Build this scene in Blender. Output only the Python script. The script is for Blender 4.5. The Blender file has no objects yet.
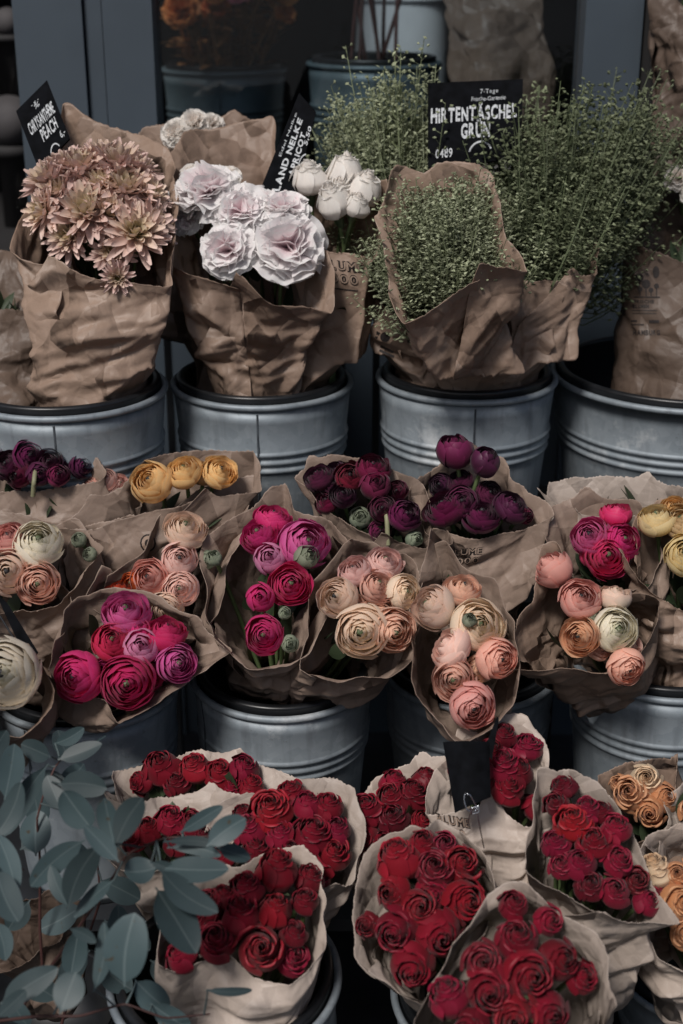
import bpy, math, random
import numpy as np
from mathutils import Vector, Matrix
from mathutils.bvhtree import BVHTree
PI = math.pi
rad = math.radians
random.seed(7)
RNG = np.random.default_rng(11)
sc = bpy.context.scene
COL = sc.collection

# ------------------------------------------------------------------ camera
FPX = 1400.0
PITCH = rad(22)
CAM = np.array([0.0, -2.1, 1.516])
FW = np.array([0.0, math.cos(PITCH), -math.sin(PITCH)])
UP = np.array([0.0, math.sin(PITCH), math.cos(PITCH)])
RT = np.array([1.0, 0.0, 0.0])

def P(px, py, d):
    return CAM + d * (FW + (px - 341.5) / FPX * RT + (512 - py) / FPX * UP)

def PY(px, py, Y):
    r = FW + (px - 341.5) / FPX * RT + (512 - py) / FPX * UP
    return CAM + r * ((Y - CAM[1]) / r[1])

cam_data = bpy.data.cameras.new('camera')
cam = bpy.data.objects.new('camera', cam_data)
COL.objects.link(cam)
cam.location = CAM
cam.rotation_euler = (PI / 2 - PITCH, 0, 0)
cam_data.sensor_fit = 'VERTICAL'
cam_data.sensor_height = 36
cam_data.lens = 36 * FPX / 1024
cam_data.clip_start = 0.05
cam_data.clip_end = 500
cam_data.dof.use_dof = True
cam_data.dof.focus_distance = 1.88
cam_data.dof.aperture_fstop = 3.2
sc.camera = cam

# ------------------------------------------------------------------ helpers
def tag(o, label=None, cat=None, group=None, kind=None):
    if label: o['label'] = label
    if cat: o['category'] = cat
    if group: o['group'] = group
    if kind: o['kind'] = kind
    return o

def empty(name, loc, label, cat, group=None):
    o = bpy.data.objects.new(name, None)
    o.empty_display_size = 0.05
    COL.objects.link(o)
    o.location = loc
    return tag(o, label, cat, group)

def link(name, me, parent=None, mat=None, world=True):
    """link mesh; vertices are in world space and are moved into the parent's space"""
    o = bpy.data.objects.new(name, me)
    COL.objects.link(o)
    if mat is not None and not me.materials:
        me.materials.append(mat)
    if parent is not None:
        o.parent = parent
        if world:
            o.matrix_parent_inverse = Matrix.Translation(-parent_world(parent))
    return o

def parent_world(p):
    v = Vector((0, 0, 0))
    if p.parent is None:
        return Vector(p.location)
    return parent_world(p.parent)

def mesh(name, verts, faces, smooth=True, attr=None, mats=()):
    me = bpy.data.meshes.new(name)
    if isinstance(faces, np.ndarray):
        nf = len(faces)
        me.vertices.add(len(verts)); me.vertices.foreach_set('co', np.asarray(verts, np.float32).ravel())
        me.loops.add(nf * 4); me.loops.foreach_set('vertex_index', faces.astype(np.int32).ravel())
        me.polygons.add(nf); me.polygons.foreach_set('loop_start', np.arange(0, nf * 4, 4, dtype=np.int32))
        me.polygons.foreach_set('loop_total', np.full(nf, 4, np.int32))
        me.update(calc_edges=True)
    else:
        me.from_pydata([tuple(map(float, v)) for v in verts], [], [tuple(map(int, f)) for f in faces])
    if smooth:
        me.polygons.foreach_set('use_smooth', [True] * len(me.polygons))
    if attr is not None:
        a = me.attributes.new('pcol', 'FLOAT_COLOR', 'POINT')
        at = np.ones((len(verts), 4), dtype=np.float32)
        at[:, :3] = attr
        a.data.foreach_set('color', at.ravel())
    for m in mats:
        me.materials.append(m)
    me.update()
    return me

class MB:
    """collects primitives into one mesh"""
    def __init__(self):
        self.v, self.t, self.q, self.a = [], [], [], []
        self.n = 0
    def add(self, verts, faces, attr=None):
        verts = np.asarray(verts, float)
        self.v.append(verts)
        if isinstance(faces, np.ndarray): self.q.append(faces + self.n)
        else: self.t += [tuple(i + self.n for i in f) for f in faces]
        if attr is None:
            attr = np.zeros((len(verts), 3))
        self.a.append(np.asarray(attr, float))
        self.n += len(verts)
        return self
    def box(self, c, s, rz=0.0):
        x, y, z = [q / 2 for q in s]
        v = np.array([[sx * x, sy * y, sz * z] for sz in (-1, 1) for sy in (-1, 1) for sx in (-1, 1)])
        if rz:
            cr, sr = math.cos(rz), math.sin(rz)
            v = v @ np.array([[cr, sr, 0], [-sr, cr, 0], [0, 0, 1]])
        return self.add(v + np.array(c), [(0, 2, 3, 1), (4, 5, 7, 6), (0, 1, 5, 4), (2, 6, 7, 3), (0, 4, 6, 2), (1, 3, 7, 5)])
    def grid(self, g, attr=None, close=False):
        nu, nv = g.shape[0], g.shape[1]
        I, J = np.meshgrid(np.arange(nu if close else nu - 1), np.arange(nv - 1), indexing='ij')
        I = I.ravel(); J = J.ravel(); I2 = (I + 1) % nu
        fs = np.stack([I * nv + J, I2 * nv + J, I2 * nv + J + 1, I * nv + J + 1], axis=1)
        return self.add(g.reshape(-1, 3), fs, None if attr is None else attr.reshape(-1, 3))
    def tube(self, pts, r, n=6):
        pts = np.asarray(pts, float)
        r = np.broadcast_to(np.asarray(r, float), (len(pts),))
        t = np.gradient(pts, axis=0)
        t /= np.linalg.norm(t, axis=1, keepdims=True) + 1e-9
        ref = np.array([0, 0, 1.0]) if abs(t[0][2]) < 0.9 else np.array([1.0, 0, 0])
        g = np.zeros((n, len(pts), 3))
        a = np.cross(t, ref); a /= np.linalg.norm(a, axis=1, keepdims=True) + 1e-9
        b = np.cross(t, a)
        for i in range(n):
            w = 2 * PI * i / n
            g[i] = pts + (a * math.cos(w) + b * math.sin(w)) * r[:, None]
        return self.grid(g, close=True)
    @property
    def f(self):
        return self.t + [tuple(r) for q in self.q for r in q.tolist()]
    def build(self, name, smooth=True, mats=()):
        return mesh(name, np.concatenate(self.v), np.concatenate(self.q) if not self.t else self.f, smooth, np.concatenate(self.a), mats)

def lathe(prof, n=72, closed=False):
    m = MB()
    a = np.linspace(0, 2 * PI, n, endpoint=False)
    pr = np.array(prof)
    g = np.zeros((n, len(pr), 3))
    g[:, :, 0] = np.cos(a)[:, None] * pr[None, :, 0]
    g[:, :, 1] = np.sin(a)[:, None] * pr[None, :, 0]
    g[:, :, 2] = pr[None, :, 1]
    m.grid(g, close=True)
    return m

def catmull(pts, n, closed=True):
    pts = np.asarray(pts, float)
    m = len(pts)
    out = []
    segs = m if closed else m - 1
    dense = []
    for i in range(segs):
        if closed:
            p0, p1, p2, p3 = pts[(i - 1) % m], pts[i], pts[(i + 1) % m], pts[(i + 2) % m]
        else:
            p0, p1, p2, p3 = pts[max(i - 1, 0)], pts[i], pts[i + 1], pts[min(i + 2, m - 1)]
        l = np.linalg.norm(p2 - p1)
        for t in np.linspace(0, 1, 14, endpoint=False):
            # tight tension keeps paper corners crisp
            tau = 0.16
            m1, m2 = tau * (p2 - p0), tau * (p3 - p1)
            h = (2 * t**3 - 3 * t**2 + 1) * p1 + (t**3 - 2 * t**2 + t) * m1 + (-2 * t**3 + 3 * t**2) * p2 + (t**3 - t**2) * m2
            dense.append(h)
    dense.append(pts[0] if closed else pts[-1])
    dense = np.array(dense)
    L = np.concatenate([[0], np.cumsum(np.linalg.norm(np.diff(dense, axis=0), axis=1))])
    s = np.linspace(0, L[-1], n, endpoint=not closed)
    return np.stack([np.interp(s, L, dense[:, k]) for k in range(dense.shape[1])], axis=1), L[-1]

# ------------------------------------------------------------------ faceted crumple noise (linear on a warped simplex lattice)
def hash2(i, j, seed):
    h = np.sin(i * 127.1 + j * 311.7 + seed * 74.7) * 43758.5453
    return (h - np.floor(h)) * 2 - 1

def facet(x, y, seed):
    F2, G2 = 0.36602540378, 0.2113248654
    s = (x + y) * F2
    i = np.floor(x + s); j = np.floor(y + s)
    fx = x + s - i; fy = y + s - j
    lo = fx > fy
    c0, c1, c2 = hash2(i, j, seed), hash2(np.where(lo, i + 1, i), np.where(lo, j, j + 1), seed), hash2(i + 1, j + 1, seed)
    mx, mn = np.maximum(fx, fy), np.minimum(fx, fy)
    return c0 * (1 - mx) + c1 * (mx - mn) + c2 * mn

def smoothn(x, y, seed):
    i = np.floor(x); j = np.floor(y)
    fx = x - i; fy = y - j
    fx = fx * fx * (3 - 2 * fx); fy = fy * fy * (3 - 2 * fy)
    a = hash2(i, j, seed) * (1 - fx) + hash2(i + 1, j, seed) * fx
    b = hash2(i, j + 1, seed) * (1 - fx) + hash2(i + 1, j + 1, seed) * fx
    return a * (1 - fy) + b * fy

def crumple(x, y, seed, cells=((0.120, 1.5), (0.062, 1.6), (0.030, 0.62), (0.013, 0.12))):
    wx = x + 0.020 * smoothn(x / 0.11, y / 0.11, seed + 3)
    wy = y + 0.020 * smoothn(x / 0.11 + 9, y / 0.11, seed + 5)
    h = np.zeros_like(x)
    for k, (c, a) in enumerate(cells):
        an = 0.7 + 1.9 * k + seed * 0.37
        rx = (wx * math.cos(an) - wy * math.sin(an)) / c
        ry = (wx * math.sin(an) + wy * math.cos(an)) / c
        h += a * facet(rx + 13.3 * k, ry, seed + 17 * k)
    return h

# ------------------------------------------------------------------ materials
def new_mat(name):
    m = bpy.data.materials.new(name)
    m.use_nodes = True
    nt = m.node_tree
    nt.nodes.clear()
    out = nt.nodes.new('ShaderNodeOutputMaterial')
    b = nt.nodes.new('ShaderNodeBsdfPrincipled')
    nt.links.new(b.outputs[0], out.inputs[0])
    return m, nt, b, out

def N(nt, typ, **kw):
    n = nt.nodes.new(typ)
    for k, v in kw.items():
        if k.startswith('i_'):
            key = k[2:]
            key = int(key) if key.isdigit() else key.replace('_', ' ')
            n.inputs[key].default_value = v
        else:
            setattr(n, k, v)
    return n

def mixc(nt, a, b, fac, blend='MIX'):
    n = nt.nodes.new('ShaderNodeMix')
    n.data_type = 'RGBA'
    n.blend_type = blend
    for idx, v in ((6, a), (7, b), (0, fac)):
        if isinstance(v, bpy.types.NodeSocket):
            nt.links.new(v, n.inputs[idx])
        elif idx == 0:
            n.inputs[0].default_value = v
        else:
            n.inputs[idx].default_value = (*v, 1) if len(v) == 3 else v
    return n.outputs[2]

def mth(nt, op, a, b=None, clamp=False):
    n = nt.nodes.new('ShaderNodeMath')
    n.operation = op
    n.use_clamp = clamp
    for i, v in enumerate((a, b)):
        if v is None: continue
        if isinstance(v, bpy.types.NodeSocket): nt.links.new(v, n.inputs[i])
        else: n.inputs[i].default_value = v
    return n.outputs[0]

def paper_mat(name, col, dark):
    m, nt, b, out = new_mat(name)
    tc = N(nt, 'ShaderNodeTexCoord')
    info = N(nt, 'ShaderNodeObjectInfo')
    n1 = N(nt, 'ShaderNodeTexNoise', i_Scale=9.0, i_Detail=5.0)
    n2 = N(nt, 'ShaderNodeTexNoise', i_Scale=420.0, i_Detail=3.0)
    v1 = N(nt, 'ShaderNodeTexVoronoi', feature='DISTANCE_TO_EDGE', i_Scale=17.0)
    v2 = N(nt, 'ShaderNodeTexVoronoi', feature='DISTANCE_TO_EDGE', i_Scale=44.0)
    warp = N(nt, 'ShaderNodeTexNoise', i_Scale=9.0, i_Detail=2.0)
    nt.links.new(tc.outputs['Object'], warp.inputs['Vector'])
    vm = N(nt, 'ShaderNodeVectorMath', operation='MULTIPLY_ADD')
    nt.links.new(warp.outputs['Color'], vm.inputs[0])
    vm.inputs[1].default_value = (0.035, 0.035, 0.035)
    nt.links.new(tc.outputs['Object'], vm.inputs[2])
    for n in (n1, n2): nt.links.new(tc.outputs['Object'], n.inputs['Vector'])
    for n in (v1, v2): nt.links.new(vm.outputs[0], n.inputs['Vector'])
    c = mixc(nt, col, dark, mth(nt, 'MULTIPLY', n1.outputs['Fac'], 0.9))
    # crease wear: kraft fibres rub paler along the folds
    cr = mth(nt, 'SUBTRACT', 1.0, mth(nt, 'MULTIPLY', v1.outputs['Distance'], 9.0, True), True)
    cr = mth(nt, 'MULTIPLY', mth(nt, 'POWER', cr, 6.0), 0.10)
    c = mixc(nt, c, tuple(min(1, q * 1.5) for q in col), cr)
    fib = mth(nt, 'MULTIPLY_ADD', n2.outputs['Fac'], 0.16); 
    nt.nodes[-1].inputs[2].default_value = 0.92
    c = mixc(nt, c, fib, 1.0, 'MULTIPLY')
    hv = N(nt, 'ShaderNodeHueSaturation')
    nt.links.new(c, hv.inputs['Color'])
    nt.links.new(mth(nt, 'MULTIPLY_ADD', info.outputs['Random'], 0.22), hv.inputs['Value'])
    nt.nodes[-1].inputs[2].default_value = 0.89
    nt.links.new(hv.outputs[0], b.inputs['Base Color'])
    b.inputs['Roughness'].default_value = 0.50
    b.inputs['Specular IOR Level'].default_value = 0.40
    h = mth(nt, 'ADD', mth(nt, 'MULTIPLY', mth(nt, 'MINIMUM', v1.outputs['Distance'], 0.25), 1.0),
            mth(nt, 'MULTIPLY', mth(nt, 'MINIMUM', v2.outputs['Distance'], 0.25), 0.3))
    h = mth(nt, 'ADD', h, mth(nt, 'MULTIPLY', n2.outputs['Fac'], 0.02))
    geo = N(nt, 'ShaderNodeNewGeometry')
    acc = geo.outputs['Normal']
    for sc_, st_, rot in ((9.0, 0.68, 0.4), (24.0, 0.55, 1.3), (60.0, 0.16, 2.2)):
        mpp = N(nt, 'ShaderNodeMapping')
        mpp.inputs['Rotation'].default_value = (rot, rot * .7, rot * 1.7)
        mpp.inputs['Scale'].default_value = (1.0, 0.62, 1.0)
        nt.links.new(vm.outputs[0], mpp.inputs[0])
        vf = N(nt, 'ShaderNodeTexVoronoi', i_Scale=sc_)
        nt.links.new(mpp.outputs[0], vf.inputs['Vector'])
        ad = N(nt, 'ShaderNodeVectorMath', operation='MULTIPLY_ADD')
        nt.links.new(vf.outputs['Color'], ad.inputs[0])
        ad.inputs[1].default_value = (st_, st_, st_)
        sb = N(nt, 'ShaderNodeVectorMath', operation='SUBTRACT')
        nt.links.new(acc, sb.inputs[0]); sb.inputs[1].default_value = (st_ / 2, st_ / 2, st_ / 2)
        nt.links.new(sb.outputs[0], ad.inputs[2])
        acc = ad.outputs[0]
    nn = N(nt, 'ShaderNodeVectorMath', operation='NORMALIZE')
    nt.links.new(acc, nn.inputs[0])
    bp = N(nt, 'ShaderNodeBump', i_Strength=0.5, i_Distance=0.010)
    nt.links.new(nn.outputs[0], bp.inputs['Normal'])
    nt.links.new(h, bp.inputs['Height'])
    nt.links.new(bp.outputs[0], b.inputs['Normal'])
    tr = N(nt, 'ShaderNodeBsdfTranslucent')
    nt.links.new(hv.outputs[0], tr.inputs['Color'])
    mx = N(nt, 'ShaderNodeMixShader', i_0=0.12)
    nt.links.new(b.outputs[0], mx.inputs[1]); nt.links.new(tr.outputs[0], mx.inputs[2])
    nt.links.new(mx.outputs[0], out.inputs[0])
    return m

def petal_mat(name, base, edge, inner, edge_pow=4.0, edge_amt=0.5, trans=0.34, rough=0.5, var=0.25, veins=0.0, hue=0.02):
    """pigment: inner (young) petals -> outer petals, and petal margin colour"""
    m, nt, b, out = new_mat(name)
    at = N(nt, 'ShaderNodeAttribute', attribute_name='pcol')
    sp = N(nt, 'ShaderNodeSeparateColor')
    nt.links.new(at.outputs['Color'], sp.inputs[0])
    info = N(nt, 'ShaderNodeObjectInfo')
    c = mixc(nt, inner, base, mth(nt, 'MULTIPLY', sp.outputs[1], 1.8, True))
    e = mth(nt, 'MULTIPLY', mth(nt, 'POWER', sp.outputs[0], edge_pow), edge_amt)
    tc = N(nt, 'ShaderNodeTexCoord')
    if veins:
        nz = N(nt, 'ShaderNodeTexNoise', i_Scale=4.0, i_Detail=6.0)
        nt.links.new(tc.outputs['Object'], nz.inputs['Vector'])
        e = mth(nt, 'MULTIPLY', e, mth(nt, 'MULTIPLY', nz.outputs['Fac'], 1.0 + veins), True)
    c = mixc(nt, c, edge, e)
    nf = N(nt, 'ShaderNodeTexNoise', i_Scale=60.0, i_Detail=3.0)
    nt.links.new(tc.outputs['Object'], nf.inputs['Vector'])
    hv = N(nt, 'ShaderNodeHueSaturation')
    nt.links.new(c, hv.inputs['Color'])
    v = mth(nt, 'MULTIPLY', sp.outputs[2], var)
    v = mth(nt, 'ADD', v, mth(nt, 'MULTIPLY', info.outputs['Random'], var))
    v = mth(nt, 'ADD', v, mth(nt, 'MULTIPLY', nf.outputs['Fac'], 0.2))
    v = mth(nt, 'ADD', v, 0.9 - var)
    nt.links.new(v, hv.inputs['Value'])
    hh = mth(nt, 'MULTIPLY_ADD', info.outputs['Random'], hue * 2)
    nt.nodes[-1].inputs[2].default_value = 0.5 - hue
    nt.links.new(hh, hv.inputs['Hue'])
    nt.links.new(hv.outputs[0], b.inputs['Base Color'])
    b.inputs['Roughness'].default_value = rough
    b.inputs['Specular IOR Level'].default_value = 0.3
    b.inputs['Sheen Weight'].default_value = 0.08
    tr = N(nt, 'ShaderNodeBsdfTranslucent')
    nt.links.new(hv.outputs[0], tr.inputs['Color'])
    mx = N(nt, 'ShaderNodeMixShader', i_0=trans)
    nt.links.new(b.outputs[0], mx.inputs[1]); nt.links.new(tr.outputs[0], mx.inputs[2])
    nt.links.new(mx.outputs[0], out.inputs[0])
    return m

def leaf_mat(name, col, col2, rough=0.5, rib=None, spec=0.35):
    m, nt, b, out = new_mat(name)
    at = N(nt, 'ShaderNodeAttribute', attribute_name='pcol')
    sp = N(nt, 'ShaderNodeSeparateColor')
    nt.links.new(at.outputs['Color'], sp.inputs[0])
    info = N(nt, 'ShaderNodeObjectInfo')
    tc = N(nt, 'ShaderNodeTexCoord')
    nz = N(nt, 'ShaderNodeTexNoise', i_Scale=35.0, i_Detail=5.0)
    nt.links.new(tc.outputs['Object'], nz.inputs['Vector'])
    f = mth(nt, 'ADD', mth(nt, 'MULTIPLY', nz.outputs['Fac'], 0.5), mth(nt, 'MULTIPLY', sp.outputs[2], 0.5))
    c = mixc(nt, col, col2, f)
    if rib:
        r = mth(nt, 'SUBTRACT', 1.0, mth(nt, 'MULTIPLY', sp.outputs[1], 14.0, True), True)
        c = mixc(nt, c, rib, mth(nt, 'MULTIPLY', r, 0.5))
        # blemishes: brown spots and a darker bitten margin on some leaves
        sn = N(nt, 'ShaderNodeTexNoise', i_Scale=95.0, i_Detail=1.0)
        nt.links.new(tc.outputs['Object'], sn.inputs['Vector'])
        s = mth(nt, 'MULTIPLY', mth(nt, 'SUBTRACT', sn.outputs['Fac'], 0.70), 12.0, True)
        c = mixc(nt, c, (0.05, 0.04, 0.025), mth(nt, 'MULTIPLY', s, mth(nt, 'GREATER_THAN', info.outputs['Random'], 0.55)))
    hv = N(nt, 'ShaderNodeHueSaturation')
    nt.links.new(c, hv.inputs['Color'])
    v = mth(nt, 'MULTIPLY_ADD', info.outputs['Random'], 0.75)
    nt.nodes[-1].inputs[2].default_value = 0.6
    nt.links.new(v, hv.inputs['Value'])
    nt.links.new(hv.outputs[0], b.inputs['Base Color'])
    b.inputs['Roughness'].default_value = rough
    b.inputs['Specular IOR Level'].default_value = spec
    tr = N(nt, 'ShaderNodeBsdfTranslucent')
    nt.links.new(hv.outputs[0], tr.inputs['Color'])
    mx = N(nt, 'ShaderNodeMixShader', i_0=0.15)
    nt.links.new(b.outputs[0], mx.inputs[1]); nt.links.new(tr.outputs[0], mx.inputs[2])
    nt.links.new(mx.outputs[0], out.inputs[0])
    return m

def plain(name, col, rough=0.5, metal=0.0, spec=0.5, noise=0.0, nscale=20.0, bump=0.0):
    m, nt, b, out = new_mat(name)
    if noise or bump:
        tc = N(nt, 'ShaderNodeTexCoord')
        nz = N(nt, 'ShaderNodeTexNoise', i_Scale=nscale, i_Detail=6.0)
        nt.links.new(tc.outputs['Object'], nz.inputs['Vector'])
        f = mth(nt, 'MULTIPLY', mth(nt, 'SUBTRACT', nz.outputs['Fac'], 0.35), 2.2, True)
        nt.links.new(mixc(nt, tuple(q * (1 - noise) for q in col), tuple(min(1, q * (1 + noise)) for q in col), f), b.inputs['Base Color'])
        if bump:
            bp = N(nt, 'ShaderNodeBump', i_Strength=bump, i_Distance=0.01)
            nt.links.new(nz.outputs['Fac'], bp.inputs['Height'])
            nt.links.new(bp.outputs[0], b.inputs['Normal'])
    else:
        b.inputs['Base Color'].default_value = (*col, 1)
    b.inputs['Roughness'].default_value = rough
    b.inputs['Metallic'].default_value = metal
    b.inputs['Specular IOR Level'].default_value = spec
    return m

def zinc_mat():
    m, nt, b, out = new_mat('galvanised_zinc')
    tc = N(nt, 'ShaderNodeTexCoord')
    info = N(nt, 'ShaderNodeObjectInfo')
    off = N(nt, 'ShaderNodeVectorMath', operation='ADD')
    cmb = N(nt, 'ShaderNodeCombineXYZ')
    nt.links.new(mth(nt, 'MULTIPLY', info.outputs['Random'], 37.0), cmb.inputs[0])
    nt.links.new(tc.outputs['Object'], off.inputs[0]); nt.links.new(cmb.outputs[0], off.inputs[1])
    vo = N(nt, 'ShaderNodeTexVoronoi', i_Scale=75.0)
    n1 = N(nt, 'ShaderNodeTexNoise', i_Scale=11.0, i_Detail=7.0, i_Roughness=0.65)
    n2 = N(nt, 'ShaderNodeTexNoise', i_Scale=130.0, i_Detail=4.0)
    mp = N(nt, 'ShaderNodeMapping'); mp.inputs['Scale'].default_value = (60, 60, 5)
    n3 = N(nt, 'ShaderNodeTexNoise', i_Scale=1.0, i_Detail=4.0)
    nt.links.new(off.outputs[0], mp.inputs[0]); nt.links.new(mp.outputs[0], n3.inputs['Vector'])
    for n in (vo, n1, n2): nt.links.new(off.outputs[0], n.inputs['Vector'])
    c = mixc(nt, (0.14, 0.17, 0.195), (0.31, 0.35, 0.38), n1.outputs['Fac'])
    sepv = N(nt, 'ShaderNodeSeparateColor'); nt.links.new(vo.outputs['Color'], sepv.inputs[0])
    c = mixc(nt, c, (0.42, 0.46, 0.49), mth(nt, 'MULTIPLY', sepv.outputs[0], 0.22))
    st = mth(nt, 'MULTIPLY', mth(nt, 'SUBTRACT', n3.outputs['Fac'], 0.52), 3.0, True)
    c = mixc(nt, c, (0.11, 0.12, 0.135), mth(nt, 'MULTIPLY', st, 0.75))
    wt = mth(nt, 'MULTIPLY', mth(nt, 'SUBTRACT', n1.outputs['Fac'], 0.60), 7.0, True)
    c = mixc(nt, c, (0.56, 0.58, 0.59), mth(nt, 'MULTIPLY', wt, 0.8))
    sk = mth(nt, 'MULTIPLY', mth(nt, 'SUBTRACT', n2.outputs['Fac'], 0.66), 8.0, True)
    c = mixc(nt, c, (0.1, 0.1, 0.1), mth(nt, 'MULTIPLY', sk, 0.5))
    nt.links.new(c, b.inputs['Base Color'])
    b.inputs['Metallic'].default_value = 0.32
    nt.links.new(mth(nt, 'MULTIPLY_ADD', n1.outputs['Fac'], 0.3), b.inputs['Roughness'])
    nt.nodes[-1].inputs[2].default_value = 0.42
    bp = N(nt, 'ShaderNodeBump', i_Strength=0.25, i_Distance=0.004)
    nt.links.new(mth(nt, 'ADD', n1.outputs['Fac'], mth(nt, 'MULTIPLY', n2.outputs['Fac'], 0.08)), bp.inputs['Height'])
    nt.links.new(bp.outputs[0], b.inputs['Normal'])
    return m

M = {}
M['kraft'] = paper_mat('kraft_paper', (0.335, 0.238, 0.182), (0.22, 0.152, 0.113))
M['kraft_shaded'] = paper_mat('kraft_paper_shaded', (0.155, 0.11, 0.085), (0.10, 0.07, 0.053))  # kraft with shade mixed into its colour, for wraps in dim spots
M['kraft_grey'] = paper_mat('kraft_paper_greyish', (0.33, 0.245, 0.195), (0.22, 0.158, 0.124))
M['kraft_pale'] = paper_mat('kraft_paper_pale', (0.50, 0.42, 0.365), (0.37, 0.30, 0.25))
M['zinc'] = zinc_mat()
M['seam'] = plain('bucket_seam', (0.09, 0.105, 0.12), 0.55, metal=0.3, noise=0.4, nscale=60)
M['liner'] = plain('black_plastic', (0.012, 0.013, 0.015), 0.35, noise=0.3, nscale=40)
M['board'] = plain('black_slate_board', (0.004, 0.0045, 0.006), 0.85, spec=0.08, noise=0.5, nscale=60)
M['chalk'] = plain('white_chalk_paint', (0.55, 0.57, 0.59), 0.8, noise=0.35, nscale=300)
M['ink'] = plain('dark_brown_print', (0.016, 0.011, 0.010), 0.7)
M['ink_light'] = plain('kraft_print_gap', (0.36, 0.26, 0.20), 0.7)
M['frame'] = plain('grey_blue_painted_metal', (0.062, 0.080, 0.100), 0.42, noise=0.12, nscale=6, bump=0.03)
M['rack'] = plain('dark_rack_metal', (0.02, 0.022, 0.026), 0.5, noise=0.4, nscale=15)
M['dark'] = plain('dark_interior', (0.018, 0.017, 0.018), 0.8, noise=0.4, nscale=3)
M['pot'] = plain('dark_zinc_pot', (0.115, 0.15, 0.165), 0.5, metal=0.3, noise=0.25, nscale=12)
M['enamel'] = plain('white_enamel', (0.84, 0.86, 0.88), 0.4, noise=0.06)
M['stone'] = plain('grey_stone', (0.07, 0.065, 0.068), 0.8, noise=0.3, nscale=14, bump=0.2)
M['pavement'] = plain('wet_pavement', (0.045, 0.046, 0.05), 0.6, noise=0.45, nscale=7, bump=0.2)
M['wire'] = plain('steel_wire', (0.55, 0.57, 0.6), 0.25, metal=1.0)
M['stem'] = leaf_mat('green_stem', (0.10, 0.15, 0.055), (0.20, 0.25, 0.12), 0.5)
M['stem_pale'] = leaf_mat('pale_stem', (0.30, 0.30, 0.17), (0.42, 0.40, 0.26), 0.5)
M['stem_dark'] = leaf_mat('dark_stem', (0.03, 0.045, 0.02), (0.06, 0.08, 0.035), 0.5)
M['stem_red'] = leaf_mat('reddish_stem', (0.07, 0.03, 0.028), (0.12, 0.055, 0.045), 0.5)
M['leaf'] = leaf_mat('dark_leaf', (0.022, 0.036, 0.018), (0.05, 0.07, 0.035), 0.5)
M['sepal'] = leaf_mat('sepal_green', (0.07, 0.10, 0.05), (0.16, 0.19, 0.11), 0.55)
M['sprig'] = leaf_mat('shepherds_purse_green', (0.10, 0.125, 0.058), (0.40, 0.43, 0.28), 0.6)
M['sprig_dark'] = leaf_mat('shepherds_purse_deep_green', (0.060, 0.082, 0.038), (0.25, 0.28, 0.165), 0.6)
M['euca'] = leaf_mat('eucalyptus_leaf', (0.030, 0.051, 0.055), (0.066, 0.099, 0.105), 0.50, rib=(0.16, 0.20, 0.20), spec=0.40)
M['bud_green'] = petal_mat('green_bud', (0.22, 0.27, 0.18), (0.42, 0.42, 0.33), (0.18, 0.22, 0.13))
M['centre_green'] = plain('ranunculus_centre_green', (0.10, 0.13, 0.06), 0.6, noise=0.5, nscale=200)
M['centre_dark'] = plain('ranunculus_centre_dark', (0.02, 0.02, 0.022), 0.6, noise=0.5, nscale=200)
M['disc'] = plain('mum_disc', (0.20, 0.16, 0.045), 0.7, noise=0.6, nscale=260)

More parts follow.
